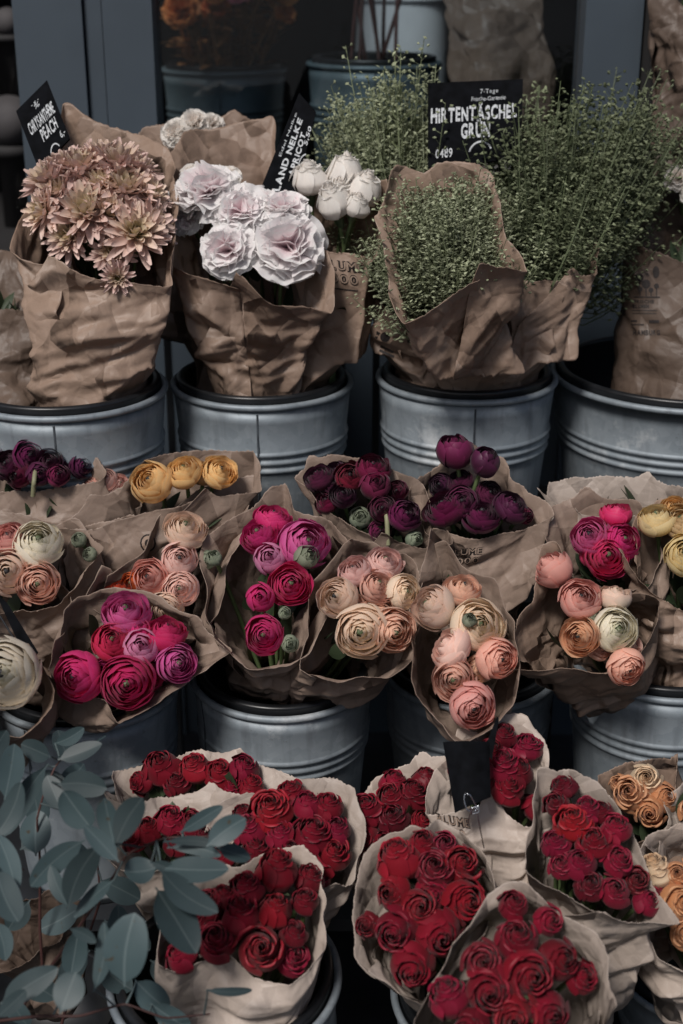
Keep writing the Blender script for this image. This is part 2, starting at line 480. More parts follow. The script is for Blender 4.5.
C = {
 'magenta': ((0.64, 0.014, 0.145), (0.74, 0.09, 0.28), (0.46, 0.006, 0.09)),
 'redpink': ((0.56, 0.012, 0.075), (0.66, 0.06, 0.20), (0.42, 0.008, 0.05)),
 'violet': ((0.62, 0.055, 0.27), (0.76, 0.26, 0.49), (0.46, 0.02, 0.17)),
 'lilac': ((0.66, 0.22, 0.42), (0.76, 0.4, 0.57), (0.56, 0.12, 0.3)),
 'peach': ((0.84, 0.58, 0.45), (0.87, 0.5, 0.38), (0.82, 0.6, 0.44)),
 'salmon': ((0.83, 0.42, 0.34), (0.87, 0.54, 0.46), (0.74, 0.33, 0.26)),
 'pinkpeach': ((0.86, 0.57, 0.5), (0.89, 0.67, 0.6), (0.8, 0.46, 0.39)),
 'cream': ((0.88, 0.75, 0.6), (0.87, 0.58, 0.45), (0.8, 0.72, 0.52)),
 'ivory': ((0.84, 0.78, 0.65), (0.86, 0.79, 0.67), (0.56, 0.56, 0.36)),
 'yellow': ((0.86, 0.57, 0.25), (0.9, 0.66, 0.36), (0.78, 0.44, 0.14)),
 'paleyellow': ((0.8, 0.62, 0.32), (0.84, 0.7, 0.46), (0.66, 0.46, 0.18)),
 'orangered': ((0.50, 0.075, 0.02), (0.62, 0.14, 0.04), (0.36, 0.03, 0.01)),
 'apricot': ((0.83, 0.5, 0.3), (0.86, 0.58, 0.39), (0.75, 0.4, 0.19)),
 'purple': ((0.036, 0.005, 0.018), (0.11, 0.018, 0.062), (0.014, 0.002, 0.008)),
 'plum': ((0.075, 0.005, 0.026), (0.2, 0.022, 0.085), (0.03, 0.002, 0.012)),
 'wine': ((0.085, 0.004, 0.018), (0.17, 0.01, 0.05), (0.035, 0.002, 0.009)),
 'rosered': ((0.145, 0.0025, 0.0095), (0.27, 0.007, 0.024), (0.16, 0.003, 0.01)),
 'rosedark': ((0.085, 0.002, 0.007), (0.18, 0.005, 0.018), (0.1, 0.0025, 0.008)),
 'rosecherry': ((0.16, 0.003, 0.017), (0.28, 0.009, 0.04), (0.16, 0.0035, 0.016)),
 'rosebright': ((0.21, 0.004, 0.011), (0.34, 0.013, 0.03), (0.22, 0.006, 0.013)),
 'roseorange': ((0.5, 0.2, 0.085), (0.58, 0.33, 0.18), (0.52, 0.16, 0.05)),
 'rosecream': ((0.64, 0.50, 0.34), (0.66, 0.42, 0.26), (0.60, 0.36, 0.18)),
 'carn': ((0.9, 0.82, 0.83), (0.95, 0.94, 0.93), (0.87, 0.66, 0.7)),
 'carncream': ((0.88, 0.82, 0.77), (0.93, 0.91, 0.87), (0.82, 0.7, 0.62)),
 'mum': ((0.7, 0.5, 0.435), (0.78, 0.6, 0.55), (0.58, 0.5, 0.3)),
 'shoppink': ((0.7, 0.22, 0.28), (0.8, 0.36, 0.4), (0.6, 0.2, 0.12)),
 'shoporange': ((0.7, 0.25, 0.08), (0.75, 0.36, 0.14), (0.6, 0.18, 0.05)),
}
def pm(c):
    k = 'petal_' + c
    if k not in M:
        b, e, i = C[c]
        if c == 'carn':
            M[k] = petal_mat('petals_' + c, b, e, i, edge_pow=1.7, edge_amt=1.0, trans=0.45, var=0.06, veins=0.9, hue=0.0)
        elif c == 'carncream':
            M[k] = petal_mat('petals_' + c, b, e, i, edge_pow=1.5, edge_amt=1.0, trans=0.45, var=0.06, veins=0.6, hue=0.0)
        elif c == 'mum':
            M[k] = petal_mat('petals_' + c, b, e, i, edge_pow=2, edge_amt=0.6, trans=0.2, var=0.22, hue=0.01)
        elif c in ('purple', 'plum', 'wine'):
            M[k] = petal_mat('petals_' + c, b, e, i, rough=0.38, trans=0.1, var=0.4, hue=0.02, edge_amt=0.7)
        elif c.startswith('rose'):
            M[k] = petal_mat('petals_' + c, b, e, i, rough=0.50, trans=0.08, var=0.30, hue=0.003, edge_amt=0.55)
        else:
            M[k] = petal_mat('petals_' + c, b, e, i, hue=0.012, var=0.16)
    return M[k]

# ------------------------------------------------------------------ flowers (unit radius, axis +Z)
def petal_cup(m, prof, az, width, spiral, rnd, rag=0.02, rounding=0.2, nu=9, nv=9, lay=0.0, rn=0.5, lipwave=0.0):
    """prof(t)->(rho,z) arrays; a petal wrapped round the axis"""
    s = np.linspace(-1, 1, nu)[:, None] * np.ones((1, nv))
    t = np.linspace(0, 1, nv)[None, :] * np.ones((nu, 1))
    tt = t * (1 - rounding * np.abs(s) ** 2.6)
    rho, z = prof(tt)
    ph1, ph2 = rnd.uniform(0, 6.28, 2)
    rho = rho * (1 + spiral * s) + rag * t**2 * (np.sin(s * 3.1 + ph1) + 0.6 * np.sin(s * 6.7 + ph2))
    z = z + lipwave * t**3 * (np.sin(s * 4.3 + ph2) + 0.5 * np.sin(s * 9 + ph1))
    wid = width * (0.35 + 0.65 * np.sin(np.clip(tt * 1.25, 0, 1) * PI / 2))
    th = az + s * wid
    g = np.stack([rho * np.cos(th), rho * np.sin(th), z], axis=2)
    at = np.stack([t, np.full_like(t, lay), np.full_like(t, rn)], axis=2)
    m.grid(g, at)

def ranunculus(seed, layers=8, open_=0.5, bud=False):
    rnd = np.random.default_rng(seed)
    m = MB()
    for k in range(layers):
        f = k / (layers - 1)
        a = 0.15 + 0.85 * f ** 1.08
        c = 0.64 + 0.14 * f
        n = [3, 4, 4, 5, 5, 5, 5, 5, 5, 5, 5, 5][k]
        if bud:
            ph_end = rad(158 - 22 * f)
            c = 0.95 - 0.05 * (1 - f)
        else:
            ph_end = rad(152 - (22 + 26 * open_) * f ** 0.9)
        a0 = rnd.uniform(0, 6.28)
        v_start = len(m.v)
        for i in range(n):
            pe = ph_end + rad(rnd.uniform(-9, 9) - (16 * rnd.random() ** 4 if f > .6 and not bud else 0))
            aa = a * rnd.uniform(0.955, 1.035)
            fl = (0.025 * open_ * f) if not bud else 0.0
            def prof(t, aa=aa, pe=pe, c=c, fl=fl):
                ph = rad(18) + (pe - rad(18)) * t
                return aa * np.sin(ph) + fl * t**6, -c * np.cos(ph) - 0.25 * fl * t**6
            petal_cup(m, prof, a0 + 2 * PI * i / n + rnd.uniform(-.15, .15), PI / n * rnd.uniform(1.2, 1.5),
                      0.05, rnd, 0.012 + 0.022 * f, rnd.uniform(.12, .3), lay=f, rn=rnd.uniform(), lipwave=0.030 * f)
        tx_, ty_ = rnd.uniform(-.10, .10, 2)
        ox, oy = rnd.uniform(-.035, .035, 2)
        for q in range(v_start, len(m.v)):
            vq = m.v[q]
            vq[:, 2] += vq[:, 0] * tx_ + vq[:, 1] * ty_
            vq[:, 0] += ox; vq[:, 1] += oy
    return m

def rose(seed, n=19, openness=0.6):
    rnd = np.random.default_rng(seed)
    m = MB()
    a0 = rnd.uniform(0, 6.28)
    for i in range(n):
        f = i / (n - 1)
        az = a0 + i * 2.39996 + rnd.uniform(-.3, .3)
        jit = rnd.uniform(.90, 1.12)
        top = (0.05 + (0.46 + 0.30 * openness) * f ** 0.9) * jit
        belly = (0.18 + 0.80 * f ** 0.7) * (0.5 + 0.5 * jit)
        zt = 0.86 - (0.26 + 0.32 * openness) * f ** 1.2 + rnd.uniform(-.07, .07)
        curl = (0.05 + 0.17 * openness) * f ** 0.8 * rnd.uniform(.6, 1.4)
        xs = np.array([0, .25, .5, .75, .88, .95, 1.0])
        rs = np.array([0.10, belly * .80, belly * 1.0, (belly * .5 + top * .5), top + curl * .12, top + curl * .55, top + curl])
        zs = np.array([-0.80, -0.55, -0.15, zt - .30, zt - .05, zt, zt - curl * .45])
        def prof(t, xs=xs, rs=rs, zs=zs):
            return np.interp(t, xs, rs), np.interp(t, xs, zs)
        w = (1.55 - 0.72 * f ** 0.5)
        petal_cup(m, prof, az, w, 0.13, rnd, 0.008 + 0.020 * f, 0.20 + 0.08 * f, nu=13, nv=15, lay=f, rn=rnd.uniform(), lipwave=0.008 + 0.022 * f)
    return m

def carnation(seed, n=58):
    rnd = np.random.default_rng(seed)
    m = MB()
    nu, nv = 13, 7
    for i in range(n):
        f = (i + 0.5) / n
        el = rad(4 + 104 * f ** 0.75)
        az = i * 2.39996 + rnd.uniform(-.3, .3)
        d = np.array([math.sin(el) * math.cos(az), math.sin(el) * math.sin(az), math.cos(el)])
        up = np.array([0, 0, 1.0])
        e = np.cross(up, d); e /= np.linalg.norm(e) + 1e-6
        tw = rnd.uniform(-.9, .9)
        nn = np.cross(d, e)
        lat = e * math.cos(tw) + nn * math.sin(tw)
        nn = np.cross(lat, d)
        L = rnd.uniform(0.76, 1.10)
        s = np.linspace(-1, 1, nu)[:, None] * np.ones((1, nv))
        t = np.linspace(0, 1, nv)[None, :] * np.ones((nu, 1))
        w = 0.12 + 0.46 * t ** 1.1
        ser = 1 - 0.05 * np.abs(((s * 5 + rnd.uniform()) % 1) - .5) * 2 - 0.16 * s**2
        ph = rnd.uniform(0, 6.28, 3)
        ruf = 0.085 * t**2 * (np.sin(s * 3.4 + ph[0]) + .5 * np.sin(s * 7.2 + ph[1])) + 0.16 * t**2 * rnd.uniform(-1, 1)
        r = (0.12 + 0.88 * t * ser) * L
        g = d * r[..., None] + lat * (s * w)[..., None] + nn * ruf[..., None]
        g[..., 2] = g[..., 2] * 0.78 - 0.12
        at = np.stack([t, np.full_like(t, min(1, f * 1.1)), np.full_like(t, rnd.uniform())], axis=2)
        m.grid(g, at)
    return m

def chrysanthemum(seed, n=72):
    rnd = np.random.default_rng(seed)
    m = MB()
    nu, nv = 5, 9
    for i in range(n):
        f = i / (n - 1)
        el = rad(82 - 92 * f ** 0.75 + rnd.uniform(-9, 9))       # inner ones upright
        az = i * 2.39996 + rnd.uniform(-.25, .25)
        L = (0.42 + 0.62 * f ** 0.6) * rnd.uniform(0.86, 1.1)
        hd = np.array([math.cos(az), math.sin(az), 0])
        lat = np.array([-math.sin(az), math.cos(az), 0])
        tw = rnd.uniform(-.5, .5)
        s = np.linspace(-1, 1, nu)[:, None] * np.ones((1, nv))
        t = np.linspace(0, 1, nv)[None, :] * np.ones((nu, 1))
        w = (0.04 + 0.100 * np.sin(np.clip(t, 0, 1) ** 0.8 * PI) ** 0.7 * (1 - .2 * t)) * rnd.uniform(.85, 1.15)
        bend = el + (rnd.uniform(-.3, .95)) * t * (0.4 + 0.6 * f)
        step = L / (nv - 1)
        rr = np.cumsum(np.cos(bend) * step, axis=1) + 0.10
        zz = np.cumsum(np.sin(bend) * step, axis=1) - 0.12 * f
        nrm = np.stack([-np.sin(bend) * hd[0], -np.sin(bend) * hd[1], np.cos(bend)], axis=2)
        l2 = lat * math.cos(tw) + 0 * nrm
        cup = 0.55 * w * s**2
        g = hd * rr[..., None] + np.array([0, 0, 1.0]) * zz[..., None] + l2 * (s * w)[..., None] + nrm * (cup + math.sin(tw) * s * w)[..., None]
        at = np.stack([t, np.full_like(t, f), np.full_like(t, rnd.uniform())], axis=2)
        m.grid(g, at)
    return m

def button(seed, r=0.16, z=0.40, bumps=0.25):
    rnd = np.random.default_rng(seed)
    m = MB()
    nu, nv = 14, 7
    g = np.zeros((nu, nv, 3))
    for i in range(nu):
        for j in range(nv):
            ph = j / (nv - 1) * PI * 0.6
            q = r * (1 + bumps * rnd.uniform(-.5, .5))
            g[i, j] = (q * math.sin(ph) * math.cos(2 * PI * i / nu), q * math.sin(ph) * math.sin(2 * PI * i / nu), z + q * math.cos(ph))
    m.grid(g, close=True)
    return m

def lancet(m, base, d, n, L, W, curl=0.3, nu=5, nv=8, rn=0.5, fold=0.2, blunt=0.9):
    """a leaf from base along d with normal n"""
    d = d / np.linalg.norm(d); lat = np.cross(d, n); lat /= np.linalg.norm(lat) + 1e-9; n = np.cross(lat, d)
    s = np.linspace(-1, 1, nu)[:, None] * np.ones((1, nv))
    t = np.linspace(0, 1, nv)[None, :] * np.ones((nu, 1))
    w = W * np.sin(np.clip(t, 0, 1) ** blunt * PI) ** 0.8
    zz = curl * L * t**2 + fold * w * np.abs(s)
    g = base + d * (t * L)[..., None] + lat * (s * w)[..., None] + n * zz[..., None]
    at = np.stack([t, np.abs(s) * np.sin(t * PI) + (t < 0.0), np.full_like(t, rn)], axis=2)
    m.grid(g, at)

def sepals(seed, n=5, L=0.75, z=-0.72, el=20, W=0.15):
    rnd = np.random.default_rng(seed)
    m = MB()
    for i in range(n):
        az = 2 * PI * i / n + rnd.uniform(-.2, .2)
        e = rad(el + rnd.uniform(-30, 25))
        d = np.array([math.cos(az) * math.cos(e), math.sin(az) * math.cos(e), math.sin(e)])
        nn = np.array([-math.cos(az) * math.sin(e), -math.sin(az) * math.sin(e), math.cos(e)])
        lancet(m, np.array([math.cos(az) * .12, math.sin(az) * .12, z]), d, nn, L * rnd.uniform(.8, 1.2), W, rnd.uniform(.1, .5), rn=rnd.uniform())
    return m

FCACHE = {}
def fmesh(kind, col, var):
    key = (kind, col, var)
    if key in FCACHE: return FCACHE[key]
    sd = abs(hash2(np.float64(len(kind) * 3.1 + var), np.float64(sum(map(ord, kind + col))), 3.0)) * 1e6
    sd = int(sd)
    if kind == 'ranunculus': me = ranunculus(sd, 11, [0.25, 0.6, 0.4, 0.95][var % 4]).build(kind, mats=[pm(col)])
    elif kind == 'ranunculus_bud': me = ranunculus(sd, 5, 0, True).build(kind, mats=[pm(col) if col != 'bud_green' else M['bud_green']])
    elif kind == 'rose': me = rose(sd, [22, 24, 20, 18][var % 4], [0.5, 0.75, 0.62, 0.25][var % 4]).build(kind, mats=[pm(col)])
    elif kind == 'carnation_bud': me = rose(sd, [20, 24, 22, 18][var % 4], [0.35, 0.5, 0.25, 0.4][var % 4]).build(kind, mats=[pm(col)])
    elif kind == 'carnation': me = carnation(sd).build(kind, mats=[pm(col)])
    elif kind == 'chrysanthemum': me = chrysanthemum(sd).build(kind, mats=[pm(col)])
    FCACHE[key] = me
    return me
AUX = {}
def aux(kind, var):
    key = (kind, var)
    if key not in AUX:
        if kind == 'centre_green': AUX[key] = button(var, 0.13, 0.40).build('flower_centre', mats=[M['centre_green']])
        if kind == 'centre_dark': AUX[key] = button(var, 0.12, 0.42).build('flower_centre', mats=[M['centre_dark']])
        if kind == 'disc': AUX[key] = button(var, 0.20, 0.02, 0.5).build('flower_centre', mats=[M['disc']])
        if kind == 'sepals_rose': AUX[key] = sepals(var, 5, 0.85, -0.75, 35, 0.15).build('sepals', mats=[M['sepal']])
        if kind == 'sepals_ran': AUX[key] = sepals(var, 5, 0.5, -0.75, 15, 0.16).build('sepals', mats=[M['sepal']])
        if kind == 'calyx':
            m = lathe([(0.14, -1.25), (0.26, -0.95), (0.30, -0.6), (0.36, -0.35)], 12)
            AUX[key] = m.build('calyx', mats=[M['sepal']])
    return AUX[key]

def orient(axis, spin):
    q = Vector(axis).to_track_quat('Z', 'Y').to_matrix().to_4x4()
    return q @ Matrix.Rotation(spin, 4, 'Z')

fcount = 0
def add_flower(root, kind, col, pos, axis, r, base=None, stretch=1.0, label=None, stem=True):
    global fcount
    fcount += 1
    var = fcount % 4
    me = fmesh(kind, col, var)
    o = bpy.data.objects.new(kind, me)
    COL.objects.link(o)
    o.parent = root
    r = r * {'rose': 1.19, 'chrysanthemum': 1.06, 'carnation': 1.07}.get(kind, 1.04)
    sx = r * random.uniform(0.97, 1.05)
    mat = Matrix.Translation(Vector(pos) - parent_world(root)) @ orient(axis, random.uniform(0, 6.28)) @ Matrix.Diagonal((sx * random.uniform(.96, 1.04), sx, r * stretch, 1))
    o.matrix_local = mat
    if label: o['label'] = label
    def sub(name, me2):
        s = bpy.data.objects.new(name, me2); COL.objects.link(s); s.parent = o
        return s
    if kind == 'ranunculus':
        sub('flower_centre', aux('centre_dark' if col in ('purple', 'plum', 'wine', 'salmon', 'apricot') or fcount % 3 == 0 else 'centre_green', var))
        sub('sepals', aux('sepals_ran', var))
    elif kind == 'ranunculus_bud': sub('sepals', aux('sepals_ran', var))
    elif kind == 'rose': sub('sepals', aux('sepals_rose', var))
    elif kind in ('carnation', 'carnation_bud'): sub('calyx', aux('calyx', 0))
    elif kind == 'chrysanthemum': sub('flower_centre', aux('disc', var))
    if stem and base is not None:
        p0 = np.array(pos) - np.array(axis) * r * 0.75
        p3 = np.array(base)
        L = np.linalg.norm(p3 - p0)
        p1 = p0 - np.array(axis) * L * 0.35
        p2 = p3 + (p0 - p3) * 0.3
        tt = np.linspace(0, 1, 9)[:, None]
        pts = (1 - tt)**3 * p0 + 3 * (1 - tt)**2 * tt * p1 + 3 * (1 - tt) * tt**2 * p2 + tt**3 * p3
        st = MB().tube(pts, 0.0032 if kind != 'chrysanthemum' else 0.0024, 6).build('stem', mats=[M['stem']])
        s = bpy.data.objects.new('stem', st); COL.objects.link(s); s.parent = o
        s.matrix_parent_inverse = (Matrix.Translation(parent_world(root)) @ mat).inverted()
    return o

# ------------------------------------------------------------------ paper wrap
def norm(v): return v / (np.linalg.norm(v) + 1e-12)

class Plane:
    def __init__(s, xc, yc, d, k, kx=0.0):
        s.xc, s.yc, s.d, s.k, s.kx = xc, yc, d, k, kx
        s.n = norm(-FW + k * UP + kx * RT)
    def at(s, px, py, dd=0.0):
        d = s.d + (s.k * (s.yc - py) + s.kx * (px - s.xc)) * s.d / FPX + dd
        return P(px, py, d)

def wrap_mesh(rim, base, base_r, axis, seed, amp=0.009, overlap=0.16, drop=0.4, seam=None, bulge=0.06, nv=84, closed=True, flare=0.006, pleat=1.0):
    """kraft sheet rolled round a bunch: rim points (3D) -> ring at the base"""
    n = 230
    loop, Lr = catmull(rim, n)
    c = loop.mean(0)
    if seam is not None:
        i0 = int(np.argmin(np.linalg.norm(loop - np.array(seam), axis=1)))
        loop = np.roll(loop, -i0, axis=0)
    m = int(n * (1 + overlap))
    idx = np.arange(m + 1)
    L = np.linalg.norm(base - c)
    rnd = np.random.default_rng(seed)
    dirs = loop - c
    dirs = dirs - (dirs @ axis)[:, None] * axis
    rl = np.linalg.norm(dirs, axis=1, keepdims=True)
    dirs = dirs / (rl + 1e-9)
    g = np.zeros((m + 1, nv, 3))
    U = np.zeros((m + 1, nv)); V = np.zeros((m + 1, nv)); D = np.zeros((m + 1, nv, 3))
    for a in range(m + 1):
        i = idx[a] % n
        over = max(0, (idx[a] - n) / (n * overlap + 1e-9))
        v0 = drop * over
        v = v0 + (1 - v0) * np.linspace(0, 1, nv) ** 1.15
        bp = base + dirs[i] * base_r
        line = loop[i][None, :] * (1 - v)[:, None] + bp[None, :] * v[:, None]
        out = bulge * min(rl[i][0], 0.12) * np.sin(np.clip(v, 0, 1) * PI) + 0.004 * (idx[a] / n) + flare * np.exp(-v / 0.05)
        g[a] = line + dirs[i] * out[:, None]
        U[a] = idx[a] / n * Lr * (1 - 0.45 * v)
        V[a] = v * L
        D[a] = dirs[i]
    h = crumple(U, V, seed)
    ang = np.arange(m + 1)[:, None] / n * 2 * PI * np.ones((1, nv))
    # gathers that run down to the tied end
    pl = facet(ang * 2.6 + 0.5 * smoothn(ang, V * 9, seed), V * 2.2 + seed, seed + 50)
    vv = V / L
    env = 0.42 + 0.58 * np.clip(vv / 0.22, 0, 1)
    disp = amp * h * env + amp * 0.9 * pleat * pl * np.clip(vv * 1.8, 0, 1)
    # a few buckles across the sheet
    bk = facet(U / 0.13 + .3 * smoothn(U / .1, V / .1, seed + 19), V / 0.030 + 0.9 * smoothn(U / .09, V / .09, seed + 9), seed + 77)
    disp += amp * 0.10 * bk * np.clip((vv - .15) * 3, 0, 1)
    # the free edge waves in and out between the folds
    wave = facet(ang * 1.35 + seed, V * 3.0, seed + 91) + 0.5 * facet(ang * 3.1, V * 6.0 + seed, seed + 92)
    disp += 0.0085 * wave * np.exp(-vv / 0.16)
    g += D * disp[..., None]
    # the loose corner of the sheet stands up as a point
    pk = 0.020 * np.exp(-((np.arange(m + 1) - n) / 7.0) ** 2) + 0.010 * np.exp(-((np.arange(m + 1) - n * 0.37) / 5.0) ** 2)
    g += (axis[None, None, :] + 0.5 * D) * (pk[:, None] * np.exp(-vv / 0.10))[..., None]
    # long creases where the flat sheet was folded: slide along the axis as well so that they do not run ruler straight
    g += axis[None, None, :] * (0.004 * facet(ang * 2.2, V / .06, seed + 60) * np.exp(-vv / 0.3))[..., None]
    # ragged cut edge
    g[:, 0] += (axis[None, :] * (0.0007 * rnd.standard_normal(m + 1))[:, None])
    mb = MB()
    mb.grid(g)
    return mb

ALLWRAPS = {}
BUCK = []
def clamp_to(v, bi):
    c, R, h, floor, rzf = BUCK[bi]
    z = v[:, 2] - floor
    lim = np.where(z < h + 0.012, R * 0.80 + (R - R * 0.80) * np.clip(z, 0, h) / h - 0.027, 9)
    dx, dy = v[:, 0] - c[0], v[:, 1] - c[1]
    r = np.hypot(dx, dy) + 1e-9
    # ease in above the rim so the sheet folds over the lip
    soft = np.where((z >= h + 0.012) & (z < h + 0.05), R - 0.027 + (z - h - 0.012) * 0.8, lim)
    lim = np.minimum(lim, soft)
    k = np.where(r > lim, (lim - 0.003 * (1 - np.exp(-(r - lim) * 40))) / r, 1.0)
    v[:, 0] = c[0] + dx * k; v[:, 1] = c[1] + dy * k
    return v

def bouquet(key, label, rim, d, k, base, flowers=(), mat='kraft', group='paper wrapped bouquets in the zinc buckets', kx=0.0, amp=0.009,
            seam=None, fill=None, foliage=22, bulge=0.06, overlap=0.16, drop=0.4, cat='bouquet', lift=0.25, dome=0.018, name='bouquet', ax_r=0.5, upw=0.0, nv=84, leafcol='leaf', pleat=1.0, clamp=None):
    """rim: (px,py[,dd]) in the photo with real depth from the opening plane; base: (px,py,depth,radius)"""
    rp = np.array([q[:2] for q in rim], float)
    xc, yc = rp.mean(0)
    pl = Plane(xc, yc, d, k, kx)
    R3 = np.array([pl.at(q[0], q[1], q[2] if len(q) > 2 else 0.0) for q in rim])
    b3 = P(base[0], base[1], base[2])
    c3 = R3.mean(0)
    axis = norm(c3 - b3)
    root = empty(name, b3, label, cat, group)
    seed = sum(map(ord, key)) * 7 % 997 + len(key)
    sm = pl.at(*seam) if seam else None
    wm = wrap_mesh(R3, b3, base[3], axis, seed, amp, overlap, drop, sm, bulge, nv, pleat=pleat)
    wm.v = [np.concatenate(wm.v)]
    clamp = {'A': 0, 'A2': 0, 'B0': 1, 'B': 1, 'B2': 1, 'C0': 2, 'C1': 2, 'C2': 2, 'D': 3}.get(key)
    if clamp is not None: wm.v[0] = clamp_to(wm.v[0], clamp)
    me = wm.build('paper_wrap', mats=[M[mat]])
    w = link('paper_wrap', me, root)
    so = w.modifiers.new('thickness', 'SOLIDIFY'); so.thickness = 0.0006; so.offset = 0
    ALLWRAPS[key] = (w, root, np.concatenate(wm.v), wm)
    rnd = random.Random(seed)
    rr = np.linalg.norm(R3 - c3, axis=1).mean()
    placed = []
    for fl in flowers:
        px, py, r, kind, col = fl[:5]
        opt = fl[5] if len(fl) > 5 else {}
        rw = r * d / FPX
        q = np.array(pl.at(px, py))
        rel = q - c3
        qd = min(1.0, np.linalg.norm(rel) / rr)
        pos = q + pl.n * (rw * lift + dome * (1 - qd * qd) + opt.get('lift', 0.0))
        ax = norm(pl.n * 0.8 + UP * upw + norm(rel) * ax_r * qd + norm(CAM - q) * 0.35 + np.array([rnd.gauss(0, .13), rnd.gauss(0, .13), rnd.gauss(0, .13)]))
        if 'ax' in opt:      # flower turned by hand: components right, up, to viewer
            ax = norm(RT * opt['ax'][0] + UP * opt['ax'][1] - FW * opt['ax'][2])
        tgt = b3 + (q - c3) * 0.3
        add_flower(root, kind, col, pos, ax, rw, tgt, opt.get('st', 1.0), opt.get('label'))
        placed.append((px, py, r))
    if fill:
        kind, cols, r, count = fill
        poly = rp
        tries = 0; got = 0
        lo, hi = rp.min(0), rp.max(0)
        while got < count and tries < 900:
            tries += 1
            px, py = rnd.uniform(lo[0], hi[0]), rnd.uniform(lo[1], hi[1])
            if not inside(px, py, poly, r * 0.55): continue
            sep = 0.78 if tries < 500 else 0.55
            if any(math.hypot(px - a, py - b) < (r + c_) * sep for a, b, c_ in placed): continue
            got += 1
            placed.append((px, py, r))
            rw = r * d / FPX * rnd.uniform(.88, 1.05)
            q = np.array(pl.at(px, py)); rel = q - c3
            qd = min(1.0, np.linalg.norm(rel) / rr)
            pos = q + pl.n * (rw * lift + dome * (1 - qd * qd) - rw * rnd.uniform(.3, .9))
            ax = norm(pl.n * 0.8 + UP * upw + norm(rel) * ax_r * qd + norm(CAM - q) * 0.3 + np.array([rnd.gauss(0, .2) for _ in range(3)]))
            add_flower(root, kind, rnd.choice(cols), pos, ax, rw, b3 + (q - c3) * 0.3)
    if foliage:
        fm = MB()
        for i in range(foliage):
            a = rnd.uniform(0, 6.28); q = rnd.uniform(0.2, .95)
            j = int(rnd.uniform(0, len(R3)))
            edge = R3[j] * rnd.uniform(.4, 1) + R3[(j + 1) % len(R3)] * 0
            dep = rnd.uniform(0.05, 0.4) if mat == 'kraft_pale' else rnd.uniform(0.22, 0.45)
            edge = c3 + (R3[j] - c3) * q * 0.78 * (1 - dep)
            p = edge + (b3 - c3) * dep
            dd_ = norm(axis * rnd.uniform(.7, 1) + np.array([rnd.gauss(0, .28) for _ in range(3)]))
            lancet(fm, p, dd_, norm(np.array([rnd.gauss(0, 1) for _ in range(3)])), rnd.uniform(.03, .06), rnd.uniform(.006, .013), rnd.uniform(-.3, .4), rn=rnd.uniform(0, 1))
        link('foliage', fm.build('foliage', mats=[M[leafcol]]), root)
    return root, pl

def inside(x, y, poly, pad=0):
    c = False
    n = len(poly); j = n - 1
    md = 1e9
    for i in range(n):
        xi, yi = poly[i]; xj, yj = poly[j]
        if ((yi > y) != (yj > y)) and (x < (xj - xi) * (y - yi) / (yj - yi) + xi): c = not c
        vx, vy = xj - xi, yj - yi
        t = max(0, min(1, ((x - xi) * vx + (y - yi) * vy) / (vx * vx + vy * vy + 1e-9)))
        md = min(md, math.hypot(xi + t * vx - x, yi + t * vy - y))
        j = i
    return c and md > pad

